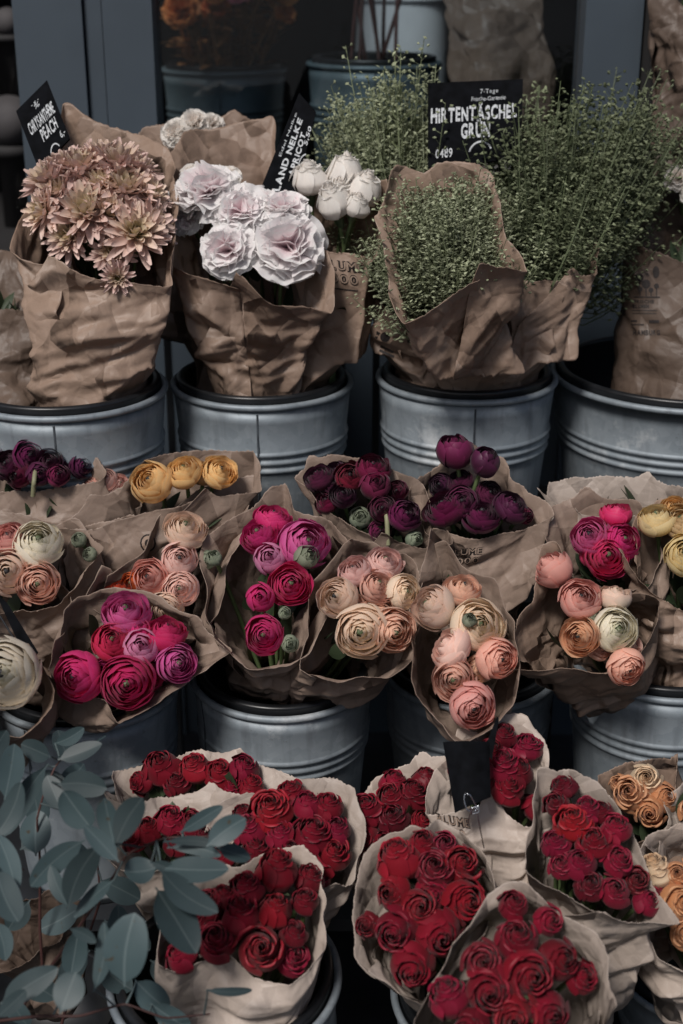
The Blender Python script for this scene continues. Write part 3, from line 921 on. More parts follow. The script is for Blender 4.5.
# ------------------------------------------------------------------ buckets
SHELF1, SHELF2 = 0.59, 0.25
def bucket(px, py, wpx, D, floor, label, tilt=0.0, seam_deg=-90, dark=False, dent=None, name='flower_bucket', group='zinc flower buckets'):
    R = D / 2
    d = FPX * D / wpx
    c = P(px, py, d)
    h = c[2] - floor
    root = empty(name, (c[0], c[1], floor), label, 'bucket', group)
    BUCK.append((c, R, h, floor, None))
    Rb = R * 0.80
    def rz(z): return Rb + (R - Rb) * (z / h)
    prof = [(0.001, 0.004), (Rb * .97, 0.004), (Rb, 0.0)]
    ribs = [h - 0.080, h - 0.0935, h - 0.107]
    zs = sorted(set([0.012, 0.06] + list(np.linspace(0.08, h - 0.125, 5)) + [h - 0.03, h - 0.008]))
    pts = [(rz(z), z) for z in zs]
    for rb in ribs:
        for t in np.linspace(-1, 1, 7):
            z = rb + t * 0.0056
            pts.append((rz(z) + 0.0034 * math.cos(t * PI / 2) ** 1.3, z))
    pts.sort(key=lambda q: q[1])
    prof += pts
    # rolled rim
    for t in np.linspace(-0.5 * PI, 1.2 * PI, 9):
        prof.append((R - 0.001 + 0.0052 * math.cos(t), h - 0.003 + 0.0052 * math.sin(t)))
    prof.append((R - 0.008, h - 0.02))
    m = lathe(prof, 96)
    v = np.concatenate(m.v)
    if dent is not None:
        for (az, z, amp, sz) in dent:
            a = np.arctan2(v[:, 1], v[:, 0])
            da = np.angle(np.exp(1j * (a - rad(az)))) * R
            w = np.exp(-(da**2 + ((v[:, 2] - (h - z)) * 1.3)**2) / sz**2)
            rr_ = np.hypot(v[:, 0], v[:, 1]) + 1e-9
            v[:, 0] -= v[:, 0] / rr_ * w * amp; v[:, 1] -= v[:, 1] / rr_ * w * amp
    me = mesh('body', v, m.f, True, mats=[M['pot'] if dark else M['zinc']])
    body = link('body', me, root, world=False)
    lp = []
    for t in np.linspace(-0.15 * PI, 1.1 * PI, 8):
        lp.append((R - 0.013 + 0.0062 * math.cos(t), h + 0.0085 + 0.0042 * math.sin(t)))
    lp = [(R - 0.0075, h - 0.004)] + lp + [(R - 0.021, h - 0.02), (rz(0.05) - 0.016, 0.05), (0.001, 0.045)]
    link('liner', lathe(lp, 96).build('liner', mats=[M['liner']]), root, world=False)
    # lapped seam down the side
    sm = MB()
    a = rad(seam_deg)
    g = np.zeros((3, 14, 3))
    for i, da in enumerate((-0.0016, 0, 0.0016)):
        for j, z in enumerate(np.linspace(0.01, h - 0.012, 14)):
            rr_ = rz(z) + (0.0012 if i == 1 else 0.0003)
            for rb in ribs:
                if abs(z - rb) < 0.012: rr_ += 0.0022
            aa = a + da / R
            g[i, j] = (rr_ * math.cos(aa), rr_ * math.sin(aa), z)
    sm.grid(g)
    link('seam', sm.build('seam', False, mats=[M['seam']]), root, world=False)
    if tilt: root.rotation_euler = (rad(tilt), 0, 0)
    return root, c

bucket(65, 387, 200, 0.30, SHELF1, 'wide zinc bucket under the peach chrysanthemums, at the left end of the top shelf', seam_deg=-86)
bucket(262, 380, 178, 0.28, SHELF1, 'dented zinc bucket under the white carnations on the top shelf', seam_deg=-90, dent=[(-118, 0.045, 0.006, 0.03), (-60, 0.02, 0.003, 0.03)])
bucket(466.5, 375, 177, 0.28, SHELF1, 'zinc bucket under the leafy green bouquets on the top shelf', seam_deg=-89)
bucket(683, 372, 258, 0.42, SHELF1, 'largest zinc bucket at the right end of the top shelf, holding the printed paper bag', seam_deg=-78)
bucket(86, 682, 184, 0.26, SHELF2, 'stained zinc bucket behind the eucalyptus on the middle shelf', seam_deg=-120, dent=[(-75, 0.05, 0.003, 0.03)])
bucket(283, 666, 180, 0.26, SHELF2, 'zinc bucket under the pink ranunculus with its seam at the left, middle shelf', seam_deg=-150, tilt=2)
bucket(470, 666, 172, 0.26, SHELF2, 'zinc bucket half hidden by the long peach bouquet on the middle shelf', seam_deg=-100)
bucket(664, 654, 186, 0.27, SHELF2, 'zinc bucket under the salmon ranunculus at the right of the middle shelf', seam_deg=-60)
bucket(226, 960, 226, 0.28, 0.0, 'zinc bucket with broad black lip under the red roses by the eucalyptus', tilt=4)
bucket(498, 985, 210, 0.28, 0.0, 'zinc bucket on the ground under the middle red roses', tilt=3)
bucket(706, 960, 190, 0.28, 0.0, 'zinc bucket on the ground under the orange roses at the lower right')
bucket(30, 1010, 200, 0.28, 0.0, 'bucket on the ground buried under the eucalyptus branches')

# ------------------------------------------------------------------ rack
rk = empty('display_rack', (0, 0, 0), 'dark metal stepped rack that carries the flower buckets', 'rack')
def bx(name, c, s, mat, parent, rz=0.0):
    return link(name, MB().box(c, s, rz).build(name, False, mats=[mat]), parent)
bx('shelf', (0, 0.08, SHELF1 - 0.0125), (1.9, 0.50, 0.02), M['rack'], rk)
bx('shelf', (0, -0.33, SHELF2 - 0.0125), (1.9, 0.32, 0.02), M['rack'], rk)
for x in (-0.93, -0.32, 0.32, 0.93):
    bx('post', (x, -0.14, (SHELF1 - 0.03) / 2), (0.03, 0.03, SHELF1 - 0.032), M['rack'], rk)
    bx('post', (x, 0.23, (SHELF1 - 0.03) / 2), (0.03, 0.03, SHELF1 - 0.032), M['rack'], rk)
for x in np.arange(-0.9, 0.30, 0.06):
    bx('upright_bar', (x, 0.245, 0.78), (0.012, 0.006, 0.36), M['rack'], rk)

# ------------------------------------------------------------------ ground, shop front
gm = MB(); gm.add(np.array([[-150, -300, 0], [150, -300, 0], [150, 60, 0], [-150, 60, 0]]), [(0, 1, 2, 3)])
tag(link('pavement', gm.build('pavement', False, mats=[M['pavement']])), kind='structure')

YF = 0.42
sf = empty('shop_front', (0, YF, 0), 'grey blue painted shop front with a large dark display window', 'shop front')
xl0, xl1 = PY(18, 80, YF)[0], PY(155, 80, YF)[0]
g0, g1 = PY(86, 80, YF)[0], PY(106, 80, YF)[0]
xr0, xr1 = PY(583, 60, YF)[0], PY(640, 60, YF)[0]
H = 3.6
bx('frame_post', ((xl0 + g0) / 2, YF + 0.05, H / 2), (g0 - xl0, 0.10, H), M['frame'], sf)
bx('frame_post', ((g1 + xl1) / 2, YF + 0.05, H / 2), (xl1 - g1, 0.10, H), M['frame'], sf)
bx('frame_strip', ((g0 + g1) / 2, YF + 0.056, H / 2), (g1 - g0 - 0.006, 0.09, H), M['frame'], sf)
bx('frame_post', ((xr0 + xr1) / 2, YF + 0.05, H / 2), (xr1 - xr0, 0.10, H), M['frame'], sf)
bx('stall_riser', ((xl1 + xr0) / 2, YF + 0.06, 0.43), (xr0 - xl1 - 0.004, 0.10, 0.86), M['frame'], sf)
bx('lintel', (0, YF + 0.05, 3.9), (9, 0.14, 0.6), M['frame'], sf)
bx('outer_wall', (xr1 + 2.3, YF + 0.06, H / 2), (4.59, 0.10, H), M['dark'], sf)
bx('outer_wall', (xl0 - 2.3 - 0.5, YF + 0.06, H / 2), (4.2, 0.10, H), M['dark'], sf)
bx('inner_wall', (0, 3.6, 1.8), (9, 0.1, 3.6), M['dark'], sf)
bx('inner_wall', (-4.45, 2.0, 1.8), (0.1, 3.1, 3.6), M['dark'], sf)
bx('inner_wall', (4.45, 2.0, 1.8), (0.1, 3.1, 3.6), M['dark'], sf)
bx('inner_floor', (0, 2.05, 0.05), (8.78, 2.95, 0.06), M['dark'], sf)
bx('inner_ceiling', (0, 2.05, 3.62), (8.78, 2.95, 0.06), M['dark'], sf)
bx('display_ledge', (0, 0.98, 0.93), (2.9, 0.8, 0.05), M['dark'], sf)
gl, nt, b, out = new_mat('window_glass')
tr = N(nt, 'ShaderNodeBsdfTransparent'); tr.inputs[0].default_value = (0.86, 0.90, 0.92, 1)
go = N(nt, 'ShaderNodeBsdfGlossy', i_Roughness=0.02)
lw = N(nt, 'ShaderNodeLayerWeight', i_Blend=0.5)
fac = mth(nt, 'MULTIPLY_ADD', mth(nt, 'POWER', lw.outputs['Facing'], 5.0), 0.9); nt.nodes[-1].inputs[2].default_value = 0.035
mx = N(nt, 'ShaderNodeMixShader')
nt.links.new(fac, mx.inputs[0]); nt.links.new(tr.outputs[0], mx.inputs[1]); nt.links.new(go.outputs[0], mx.inputs[2])
nt.links.new(mx.outputs[0], out.inputs[0])
bx('window_pane', ((xl1 + xr0) / 2, YF + 0.055, 2.24), (xr0 - xl1 - 0.004, 0.008, 2.74), gl, sf)

# things in the window
def shop_bucket(px, py, wpx, label):
    d = FPX * 0.26 / wpx
    return bucket(px, py, wpx, 0.26, 0.96, label, dark=True, group='buckets in the shop window')
_, cA = shop_bucket(224, 68, 122, 'dark zinc bucket of pink and orange flowers behind the shop window')
_, cB = shop_bucket(374, 62, 132, 'dark zinc bucket of bare stems in the middle of the shop window')
def loose_bunch(label, c, flowers, nstem, seed, stemmat, leafs=True, spread=0.15, height=0.20):
    root = empty('flower_bunch', (c[0], c[1], c[2] - 0.12), label, 'flower bunch', 'bunches in the shop window')
    rnd = random.Random(seed)
    for i in range(nstem):
        a = rnd.uniform(0, 6.28); s = rnd.uniform(0.1, 1) * spread
        p0 = np.array([c[0] + rnd.uniform(-.05, .05), c[1] + rnd.uniform(-.05, .05), c[2] - 0.12])
        p2 = np.array([c[0] + math.cos(a) * s, c[1] + math.sin(a) * s, c[2] + height * rnd.uniform(.45, 1)])
        p1 = (p0 + p2) / 2 + np.array([rnd.uniform(-.02, .02), 0, .02])
        t = np.linspace(0, 1, 7)[:, None]
        pts = (1 - t)**2 * p0 + 2 * (1 - t) * t * p1 + t**2 * p2
        m = MB().tube(pts, 0.004, 5)
        if leafs:
            for q in range(6):
                b_ = pts[3 + q // 2]
                lancet(m, b_, norm(np.array([rnd.gauss(0, 1), rnd.gauss(0, 1), .5])), np.array([0, 0, 1.0]), .07, .014, -.2)
        link('stem', m.build('stem', mats=[stemmat]), root)
        if flowers and i < len(flowers) * 4:
            col = flowers[i % len(flowers)]
            add_flower(root, 'carnation', col, p2, norm(p2 - p1 + np.array([0, -.05, 0])), rnd.uniform(.022, .038), stem=False)
    return root
M['stem_orange'] = leaf_mat('autumn_leaf', (0.30, 0.14, 0.06), (0.50, 0.26, 0.11), 0.6)
loose_bunch('pink and orange bunch standing in the left window bucket', cA, ['shoppink', 'shoporange', 'shoppink', 'shoporange'], 22, 3, M['stem_orange'])
loose_bunch('bare brown stems standing in the middle window bucket', cB, [], 8, 5, M['stem_red'], False, 0.12, 0.4)
c = P(402, 30, 3.2)
tub = empty('tub', (c[0], c[1], 0.96), 'pale enamel tub behind the middle window bucket', 'tub')
hh = c[2] - 0.96 + 0.06
link('body', lathe([(0.001, 0.0), (.10, 0), (0.105, 0.05), (0.108, hh * .7), (0.10, hh)], 40).build('body', mats=[M['enamel']]), tub, world=False)
link('rim', lathe([(0.10, hh + .001), (.107, hh + .006), (.104, hh + .014), (.094, hh + .012), (.094, hh - .05)], 40).build('rim', mats=[M['enamel']]), tub, world=False)
# round stone finials in the dark doorway at the left
for (px, py, r, lab) in ((10, 122, 0.055, 'pale round stone ball in the dark doorway beside the chrysanthemum sign'), (8, 22, 0.030, 'small pale knob high in the dark doorway at the top left corner')):
    c = P(px, py, 2.95)
    m = lathe([(0.001, -r)] + [(r * math.sin(t), -r * math.cos(t)) for t in np.linspace(.1, PI - .1, 16)] + [(0.001, r)], 32)
    o = empty('ball_finial', (c[0], c[1], c[2]), lab, 'finial')
    link('ball', m.build('ball', mats=[M['stone']]), o, world=False)
    link('pillar', lathe([(.03, -c[2] + .07), (.03, -r * 1.3), (.05, -r * 1.2), (.05, -r * .85), (.001, -r * .8)], 24).build('pillar', mats=[M['dark']]), o, world=False)
R_, B_, RO, CA, MU = 'ranunculus', 'ranunculus_bud', 'rose', 'carnation', 'chrysanthemum'
# ================================================================== top shelf
bouquet('A', 'bunch of dusty peach chrysanthemums in crumpled kraft paper beside the slate sign',
  [(17, 249), (24, 215), (46, 160), (66, 110, .02), (74, 107, .02), (110, 126, .02), (160, 146, .01), (172, 190), (171, 240), (169, 284), (140, 284), (100, 278), (60, 268), (36, 262)],
  2.03, 0.55, (98, 448, 2.10, 0.070), flowers=[
  (90, 225, 32, MU, 'mum', {'ax': (-.05, .45, 1)}), (138, 243, 31, MU, 'mum', {'ax': (.15, .25, 1)}), (62, 205, 27, MU, 'mum', {'ax': (-.5, .6, 1)}), (50, 192, 26, MU, 'mum', {'ax': (-.6, .8, .7)}), (47, 222, 22, MU, 'mum', {'ax': (-.9, .1, .8)}),
  (84, 182, 30, MU, 'mum', {'ax': (-.1, 1, .7)}), (120, 176, 30, MU, 'mum', {'ax': (.1, 1, .6)}), (128, 203, 32, MU, 'mum', {'ax': (.1, .8, .8)}), (150, 206, 22, MU, 'mum', {'ax': (.7, .5, .6)}), (104, 200, 26, MU, 'mum', {'ax': (0, .8, .8)}), (118, 281, 16, MU, 'mum', {'ax': (.1, -.3, 1)}), (70, 240, 24, MU, 'mum', {'ax': (-.4, .1, 1), 'lift': -.015}), (112, 226, 26, MU, 'mum', {'ax': (.2, .4, 1)}), (154, 232, 22, MU, 'mum', {'ax': (.8, .2, .7)}), (66, 176, 22, MU, 'mum', {'ax': (-.4, 1, .4)}), (104, 166, 22, MU, 'mum', {'ax': (0, 1, .3)}), (140, 180, 22, MU, 'mum', {'ax': (.5, 1, .3)}), (112, 252, 22, MU, 'mum', {'ax': (0, .1, 1), 'lift': -.02})],
  amp=0.0085, foliage=30, cat='bouquet', seam=(60, 268), bulge=0.0, ax_r=0.4)
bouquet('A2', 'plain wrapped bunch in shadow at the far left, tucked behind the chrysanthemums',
  [(-50, 300), (-40, 262), (5, 250), (46, 268), (52, 300), (30, 312), (-10, 310)], 2.15, 0.5, (0, 445, 2.17, 0.075), mat='kraft_shaded', amp=0.010, foliage=30)
bouquet('B0', 'bunch of creamy white carnations peeping out behind the tall kraft sheet',
  [(136, 150), (148, 128), (190, 120), (240, 118), (258, 150), (200, 165), (150, 165)], 2.26, 0.4, (205, 430, 2.27, 0.05),
  flowers=[(178, 142, 15, CA, 'carncream'), (196, 133, 15, CA, 'carncream'), (213, 131, 12, CA, 'carncream'), (188, 148, 13, CA, 'carncream')], foliage=12)
bouquet('B', 'bunch of large white carnations flushed with pink in a tall kraft wrap',
  [(158, 252), (156, 232), (163, 200), (160, 166, .03), (186, 140, .05), (230, 124, .06), (272, 117, .06), (276, 150, .05), (282, 200, .02), (310, 230), (328, 270), (325, 311), (300, 306), (270, 304), (240, 286), (219, 282), (196, 277), (174, 268)],
  2.06, 0.42, (262, 452, 2.19, 0.050), flowers=[
  (208, 202, 33, CA, 'carn', {'ax': (-.2, .55, .8)}), (241, 222, 27, CA, 'carn', {'ax': (0, .3, 1)}), (230, 259, 27, CA, 'carn', {'ax': (-.1, .15, 1)}), (286, 220, 26, CA, 'carn', {'ax': (.1, .9, .5)}), (289, 256, 37, CA, 'carn', {'ax': (.25, .1, 1)}),
  (192, 172, 17, CA, 'carncream', {'lift': -.03}), (214, 171, 15, CA, 'carncream', {'lift': -.03}), (186, 215, 16, CA, 'carn', {'lift': -.03}), (262, 205, 22, CA, 'carn', {'lift': -.03}), (228, 172, 13, CA, 'carncream', {'lift': -.03})],
  amp=0.0075, seam=(240, 286), foliage=30, bulge=-0.10, drop=0.55, overlap=0.14)
bouquet('B2', 'bunch of closed white carnation buds in printed kraft paper, right of the open carnations',
  [(296, 250), (300, 215), (312, 185), (345, 172), (378, 185), (386, 215), (368, 259), (362, 256), (340, 252), (318, 250)],
  2.07, 0.35, (322, 448, 2.2, 0.045), flowers=[
  (309, 181, 19, 'carnation_bud', 'carncream', {'ax': (-.1, 1, .5), 'st': 1.15}), (345, 176, 21, 'carnation_bud', 'carncream', {'ax': (.1, 1, .4), 'st': 1.15}), (364, 193, 19, 'carnation_bud', 'carncream', {'ax': (.35, .9, .5), 'st': 1.2}), (333, 209, 18, 'carnation_bud', 'carncream', {'ax': (-.3, .8, .6), 'st': 1.3}), (340, 192, 15, 'carnation_bud', 'carncream'), (356, 212, 13, 'carnation_bud', 'carncream', {'ax': (.3, .8, .6), 'st': 1.2})],
  amp=0.006, foliage=26, bulge=0.0, seam=(300, 215))
bouquet('C0', 'bunch of pale green shepherd\'s purse in printed kraft paper, left of the price board',
  [(372, 296), (366, 250), (372, 190), (400, 170), (440, 180), (452, 240), (440, 300), (420, 330), (395, 318)],
  2.14, 0.4, (425, 440, 2.2, 0.05), amp=0.010, foliage=10, bulge=0.0, seam=(395, 318))
bouquet('C1', 'bunch of shepherd\'s purse deep inside a tall scooped kraft wrap at the centre',
  [(388, 292), (385, 250), (388, 200), (394, 176, .01), (400, 166, .02), (424, 174, .03), (438, 164, .03), (472, 167, .03), (489, 184, .02), (496, 210, .01), (503, 240), (520, 270, -.02), (502, 266, -.04), (467, 281, -.045), (447, 297, -.045), (425, 311, -.045), (407, 322, -.04), (396, 308, -.02)],
  1.98, 0.22, (480, 452, 2.15, 0.040), amp=0.0085, foliage=16, bulge=-0.10, seam=(467, 281), drop=0.62, overlap=0.13)
bouquet('C2', 'biggest bunch of shepherd\'s purse spilling from kraft paper right of the price board',
  [(512, 290), (500, 240), (510, 200, .02), (550, 195, .03), (585, 215, .02), (594, 271), (580, 276), (562, 281), (545, 279), (527, 281)],
  2.08, 0.35, (516, 446, 2.17, 0.045), amp=0.009, foliage=16, bulge=0.0, seam=(562, 281))
bouquet('D', 'tall shaded paper bag with printed tree emblem at the right edge of the top shelf',
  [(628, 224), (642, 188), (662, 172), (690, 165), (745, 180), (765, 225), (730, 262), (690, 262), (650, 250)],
  2.2, 0.3, (692, 452, 2.30, 0.132), mat='kraft_shaded', flowers=[(676, 184, 14, CA, 'carncream'), (694, 200, 15, CA, 'carncream')], amp=0.0055, foliage=30, bulge=0.0, seam=(720, 262))
bouquet('D2', 'shaded brown wrapped bunch leaning at the upper right corner, behind the paper bag',
  [(655, -40), (668, -110), (720, -120), (770, -60), (745, 0), (690, 10)], 2.34, 0.3, (682, 250, 2.38, 0.04), mat='kraft_shaded', amp=0.006, foliage=20, bulge=0.05)
bouquet('WB', 'large kraft wrapped bunch standing inside the shop window, above the shepherd\'s purse board',
  [(440, -30), (452, -90), (500, -100), (535, -60), (540, -15), (500, 0), (465, -5)], 2.70, 0.4, (520, 258, 2.66, 0.075), mat='kraft_shaded', amp=0.007, foliage=14, bulge=0.0, group='bunches in the shop window')

def bare_stem(key, pts, r=0.0034):
    root = ALLWRAPS[key][1]
    cv, _ = catmull(np.array([P(*q) for q in pts]), 16, closed=False)
    link('bare_stem', MB().tube(cv, r, 8).build('bare_stem', mats=[M['stem_pale']]), root)
# ---------------------------------------------------------------- shepherd's purse sprigs
def sprig_mesh(seed):
    rnd = np.random.default_rng(seed)
    m = MB()
    z = np.linspace(0, 1, 8)
    bx_, by_ = rnd.uniform(-.08, .08, 2)
    main = np.stack([bx_ * z**2, by_ * z**2, z], axis=1)
    m.tube(main, np.linspace(.006, .0022, 8), 4)
    def pods(pts, n, t0):
        for i in range(n):
            t = t0 + (1 - t0) * (i + rnd.uniform(0, 1)) / n
            k = t * (len(pts) - 1); a = int(min(k, len(pts) - 2)); p = pts[a] + (pts[a + 1] - pts[a]) * (k - a)
            az = i * 2.4 + rnd.uniform(-.4, .4)
            L = 0.048 * (1.15 - .65 * t) * rnd.uniform(.7, 1.2)
            d = norm(np.array([math.cos(az), math.sin(az), .55]))
            e = p + d * L
            s = 0.0165 * (1.15 - .5 * t) * rnd.uniform(.75, 1.25)
            lat = norm(np.cross(d, [0, 0, 1.0]) + rnd.normal(0, .4, 3)); up = np.cross(lat, d)
            tip = 0.55 + .45 * t
            q = [p, p + lat * .0016, e]
            at = (0.3, 0, 0.2 + .3 * rnd.uniform())
            m.add(np.array([e, e + d * s * .9 + lat * s, e + d * s * 1.5, e + d * s * .9 - lat * s, e + d * s * .9 + up * s * .55, e + d * s * .9 - up * s * .55]),
                  [(0, 1, 4), (0, 4, 3), (0, 5, 1), (0, 3, 5), (1, 2, 4), (4, 2, 3), (1, 5, 2), (5, 3, 2)], np.tile([t, .5, tip * rnd.uniform(.75, 1.25)], (6, 1)))
            m.add(np.array([p, p + lat * .003, e + lat * .0008, e - lat * .0008]), [(0, 1, 2, 3)], np.tile(at, (4, 1)))
    pods(main, 30, 0.45)
    for b in range(10):
        t = rnd.uniform(.22, .82)
        p0 = np.array([bx_ * t**2, by_ * t**2, t]); az = rnd.uniform(0, 6.28)
        L = (1.02 - t) * rnd.uniform(.45, .95) + .06
        s = np.linspace(0, 1, 6)[:, None]
        d = np.array([math.cos(az), math.sin(az), 0])
        pts = p0 + d * (L * .42 * np.sqrt(s)) + np.array([0, 0, 1.0]) * (L * s ** 1.2)
        m.tube(pts, np.linspace(.004, .0018, 6), 3)
        pods(pts, int(11 + 20 * L), 0.3)
        lancet(m, p0, norm(d + np.array([0, 0, .8])), np.array([0, 0, 1.0]), rnd.uniform(.07, .13), .008, -.2, rn=.1)
    return m
SPR = {}
def sprigs(key, base, poly, n, seed, dark=False, dspread=0.06, d=2.16, zo=0.0, wd=.34, scale_jit=(.85, 1.1)):
    wrap, root = ALLWRAPS[key][:2]
    rnd = random.Random(seed)
    xs = [p[0] for p in poly]; ys = [p[1] for p in poly]
    c = 0; tries = 0
    while c < n and tries < 5000:
        tries += 1
        px, py = rnd.uniform(min(xs), max(xs)), rnd.uniform(min(ys), max(ys))
        if not inside(px, py, poly): continue
        c += 1
        dd = d + rnd.uniform(-dspread, dspread) + zo * (min(ys) - py)
        tip = P(px, py, dd)
        b0 = P(base[0] + rnd.uniform(-base[3], base[3]), base[1] + rnd.uniform(-10, 10), base[2] + rnd.uniform(-.03, .03))
        v = tip - b0
        L = np.linalg.norm(v)
        k = (rnd.randrange(6), dark)
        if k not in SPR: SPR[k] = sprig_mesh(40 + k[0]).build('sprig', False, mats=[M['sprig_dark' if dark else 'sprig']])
        o = bpy.data.objects.new('sprig', SPR[k]); COL.objects.link(o); o.parent = root
        w = 0.34 / max(L, .2) * 1.0
        o.matrix_local = Matrix.Translation(Vector(b0) - parent_world(root)) @ orient(norm(v), rnd.uniform(0, 6.28)) @ Matrix.Diagonal((wd, wd, L, 1))
sprigs('C0', (405, 320, 2.17, 16), [(312, 100), (335, 110), (345, 80), (372, 100), (392, 70), (408, 60), (425, 95), (432, 150), (425, 175), (400, 165), (372, 190), (350, 150), (318, 150)], 26, 1, d=2.21)
sprigs('C0', (405, 320, 2.17, 10), [(398, 20), (404, 20), (408, 60), (398, 60)], 1, 21, d=2.1, dspread=.01)
sprigs('C0', (395, 300, 2.15, 12), [(360, 170), (392, 160), (388, 225), (372, 235)], 5, 2, d=2.15)
sprigs('C1', (450, 360, 2.08, 10), [(404, 185), (424, 168), (464, 168), (486, 195), (490, 245), (465, 250), (440, 264), (418, 276), (404, 262)], 60, 3, d=2.015, dspread=.025, wd=.32)
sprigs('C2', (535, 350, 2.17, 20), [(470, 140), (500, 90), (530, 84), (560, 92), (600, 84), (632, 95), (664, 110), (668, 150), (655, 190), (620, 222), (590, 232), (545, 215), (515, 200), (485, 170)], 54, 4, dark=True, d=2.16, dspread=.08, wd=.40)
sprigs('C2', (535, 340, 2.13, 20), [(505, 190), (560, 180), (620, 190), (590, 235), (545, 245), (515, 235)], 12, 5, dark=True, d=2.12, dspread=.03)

# ================================================================== middle shelf
bouquet('E1', 'bunch of near black purple ranunculus at the far left of the middle shelf',
  [(-40, 470), (-20, 445), (40, 440), (82, 452), (102, 470), (96, 480), (70, 486), (30, 492), (-10, 490)], 2.0, 0.35, (40, 640, 2.06, 0.05),
  flowers=[(10, 470, 15, R_, 'purple'), (32, 462, 15, R_, 'plum'), (52, 468, 14, R_, 'purple'), (60, 480, 12, R_, 'plum'), (22, 480, 14, R_, 'wine'), (42, 480, 12, B_, 'purple')],
  fill=(R_, ['purple', 'wine'], 13, 6), amp=0.009, foliage=20, mat='kraft_grey')
bouquet('E2', 'small bunch of dusty pink ranunculus showing between the purple and yellow bunches',
  [(70, 505), (80, 482), (105, 472), (128, 480), (132, 505), (100, 518)], 2.03, 0.4, (95, 640, 2.07, 0.04),
  flowers=[(108, 486, 12, R_, 'pinkpeach'), (92, 493, 10, R_, 'peach'), (121, 487, 9, R_, 'pinkpeach')], foliage=8, mat='kraft_grey')
bouquet('F', 'bunch of golden yellow ranunculus in wide kraft paper at the back of the middle shelf',
  [(60, 528), (92, 505), (128, 488), (150, 462, .02), (200, 452, .03), (250, 449, .03), (258, 470, .02), (256, 488), (228, 492), (190, 500), (150, 512), (100, 530)], 1.99, 0.35, (150, 640, 2.06, 0.06),
  flowers=[(154, 488, 20, R_, 'yellow', {'ax': (-.3, .4, 1)}), (186, 478, 18, R_, 'yellow', {'ax': (-.1, .7, .8)}), (203, 472, 15, R_, 'yellow', {'ax': (.1, 1, .5), 'lift': -.02}), (220, 476, 17, R_, 'yellow', {'ax': (.35, .6, .8)})], amp=0.010, foliage=10, mat='kraft_grey', seam=(190, 500))
bouquet('G', 'bunch of peach and cream ranunculus at the left edge of the middle shelf',
  [(-40, 560), (-20, 520), (30, 520), (72, 528), (92, 548), (75, 572), (58, 600), (30, 612), (-20, 600)], 1.94, 0.5, (40, 680, 2.05, 0.05),
  flowers=[(42, 551, 24, R_, 'ivory', {'ax': (.15, .6, 1)}), (12, 545, 18, R_, 'salmon', {'ax': (-.1, .7, 1)}), (12, 579, 22, R_, 'cream'), (41, 589, 21, R_, 'peach'), (-12, 570, 18, R_, 'peach')], amp=0.010, foliage=14, mat='kraft_grey')
bouquet('G2', 'half hidden wrapped bunch with a green bud between the peach bunches',
  [(66, 560), (84, 532), (130, 515), (150, 530), (140, 556), (112, 590), (80, 610)], 1.96, 0.5, (95, 690, 2.06, 0.05),
  flowers=[(80, 543, 8, B_, 'bud_green'), (92, 560, 7, B_, 'bud_green')], amp=0.010, foliage=10, mat='kraft_grey')
bouquet('H', 'bunch of cream and salmon ranunculus with orange red blooms, behind the hot pink bunch',
  [(96, 600), (112, 578), (150, 550), (160, 520), (200, 492, .02), (238, 480, .03), (256, 484, .03), (236, 530), (222, 570), (212, 610), (190, 632), (140, 630)], 1.94, 0.5, (125, 690, 2.05, 0.05),
  flowers=[(187, 537, 21, R_, 'cream', {'ax': (.1, .7, .8)}), (181, 567, 17, R_, 'pinkpeach'), (151, 584, 19, R_, 'salmon'), (182, 594, 18, R_, 'pinkpeach'), (120, 592, 14, R_, 'orangered', {'ax': (-.2, .9, .5)}), (134, 586, 12, R_, 'orangered'), (167, 612, 18, R_, 'cream'), (206, 560, 10, B_, 'bud_green', {'lift': -.02})], amp=0.0095, foliage=18, mat='kraft_grey', seam=(112, 578))
bouquet('I', 'bunch of hot pink and lilac ranunculus hanging over the lower left bucket',
  [(56, 668), (63, 645), (66, 612), (84, 600), (120, 594), (160, 604), (196, 630), (226, 650, -.01), (205, 666), (180, 682), (150, 700), (120, 721, -.01), (104, 706), (80, 696)], 1.83, 0.5, (98, 690, 2.0, 0.045),
  flowers=[(128, 619, 23, R_, 'violet', {'ax': (0, .7, .8)}), (115, 648, 19, R_, 'redpink'), (168, 638, 20, R_, 'redpink', {'ax': (.1, .9, .5)}), (143, 653, 17, B_, 'lilac'), (178, 667, 19, R_, 'violet', {'ax': (.4, .1, 1)}), (80, 680, 24, R_, 'magenta', {'ax': (-.3, .1, 1)}), (129, 688, 26, R_, 'redpink', {'ax': (.1, .0, 1)}), (141, 636, 12, B_, 'magenta'), (110, 629, 6, B_, 'bud_green'), (150, 672, 14, R_, 'magenta', {'lift': -.03}), (104, 668, 14, R_, 'magenta', {'lift': -.03})], amp=0.009, foliage=16, mat='kraft_grey', seam=(63, 645), drop=.3)
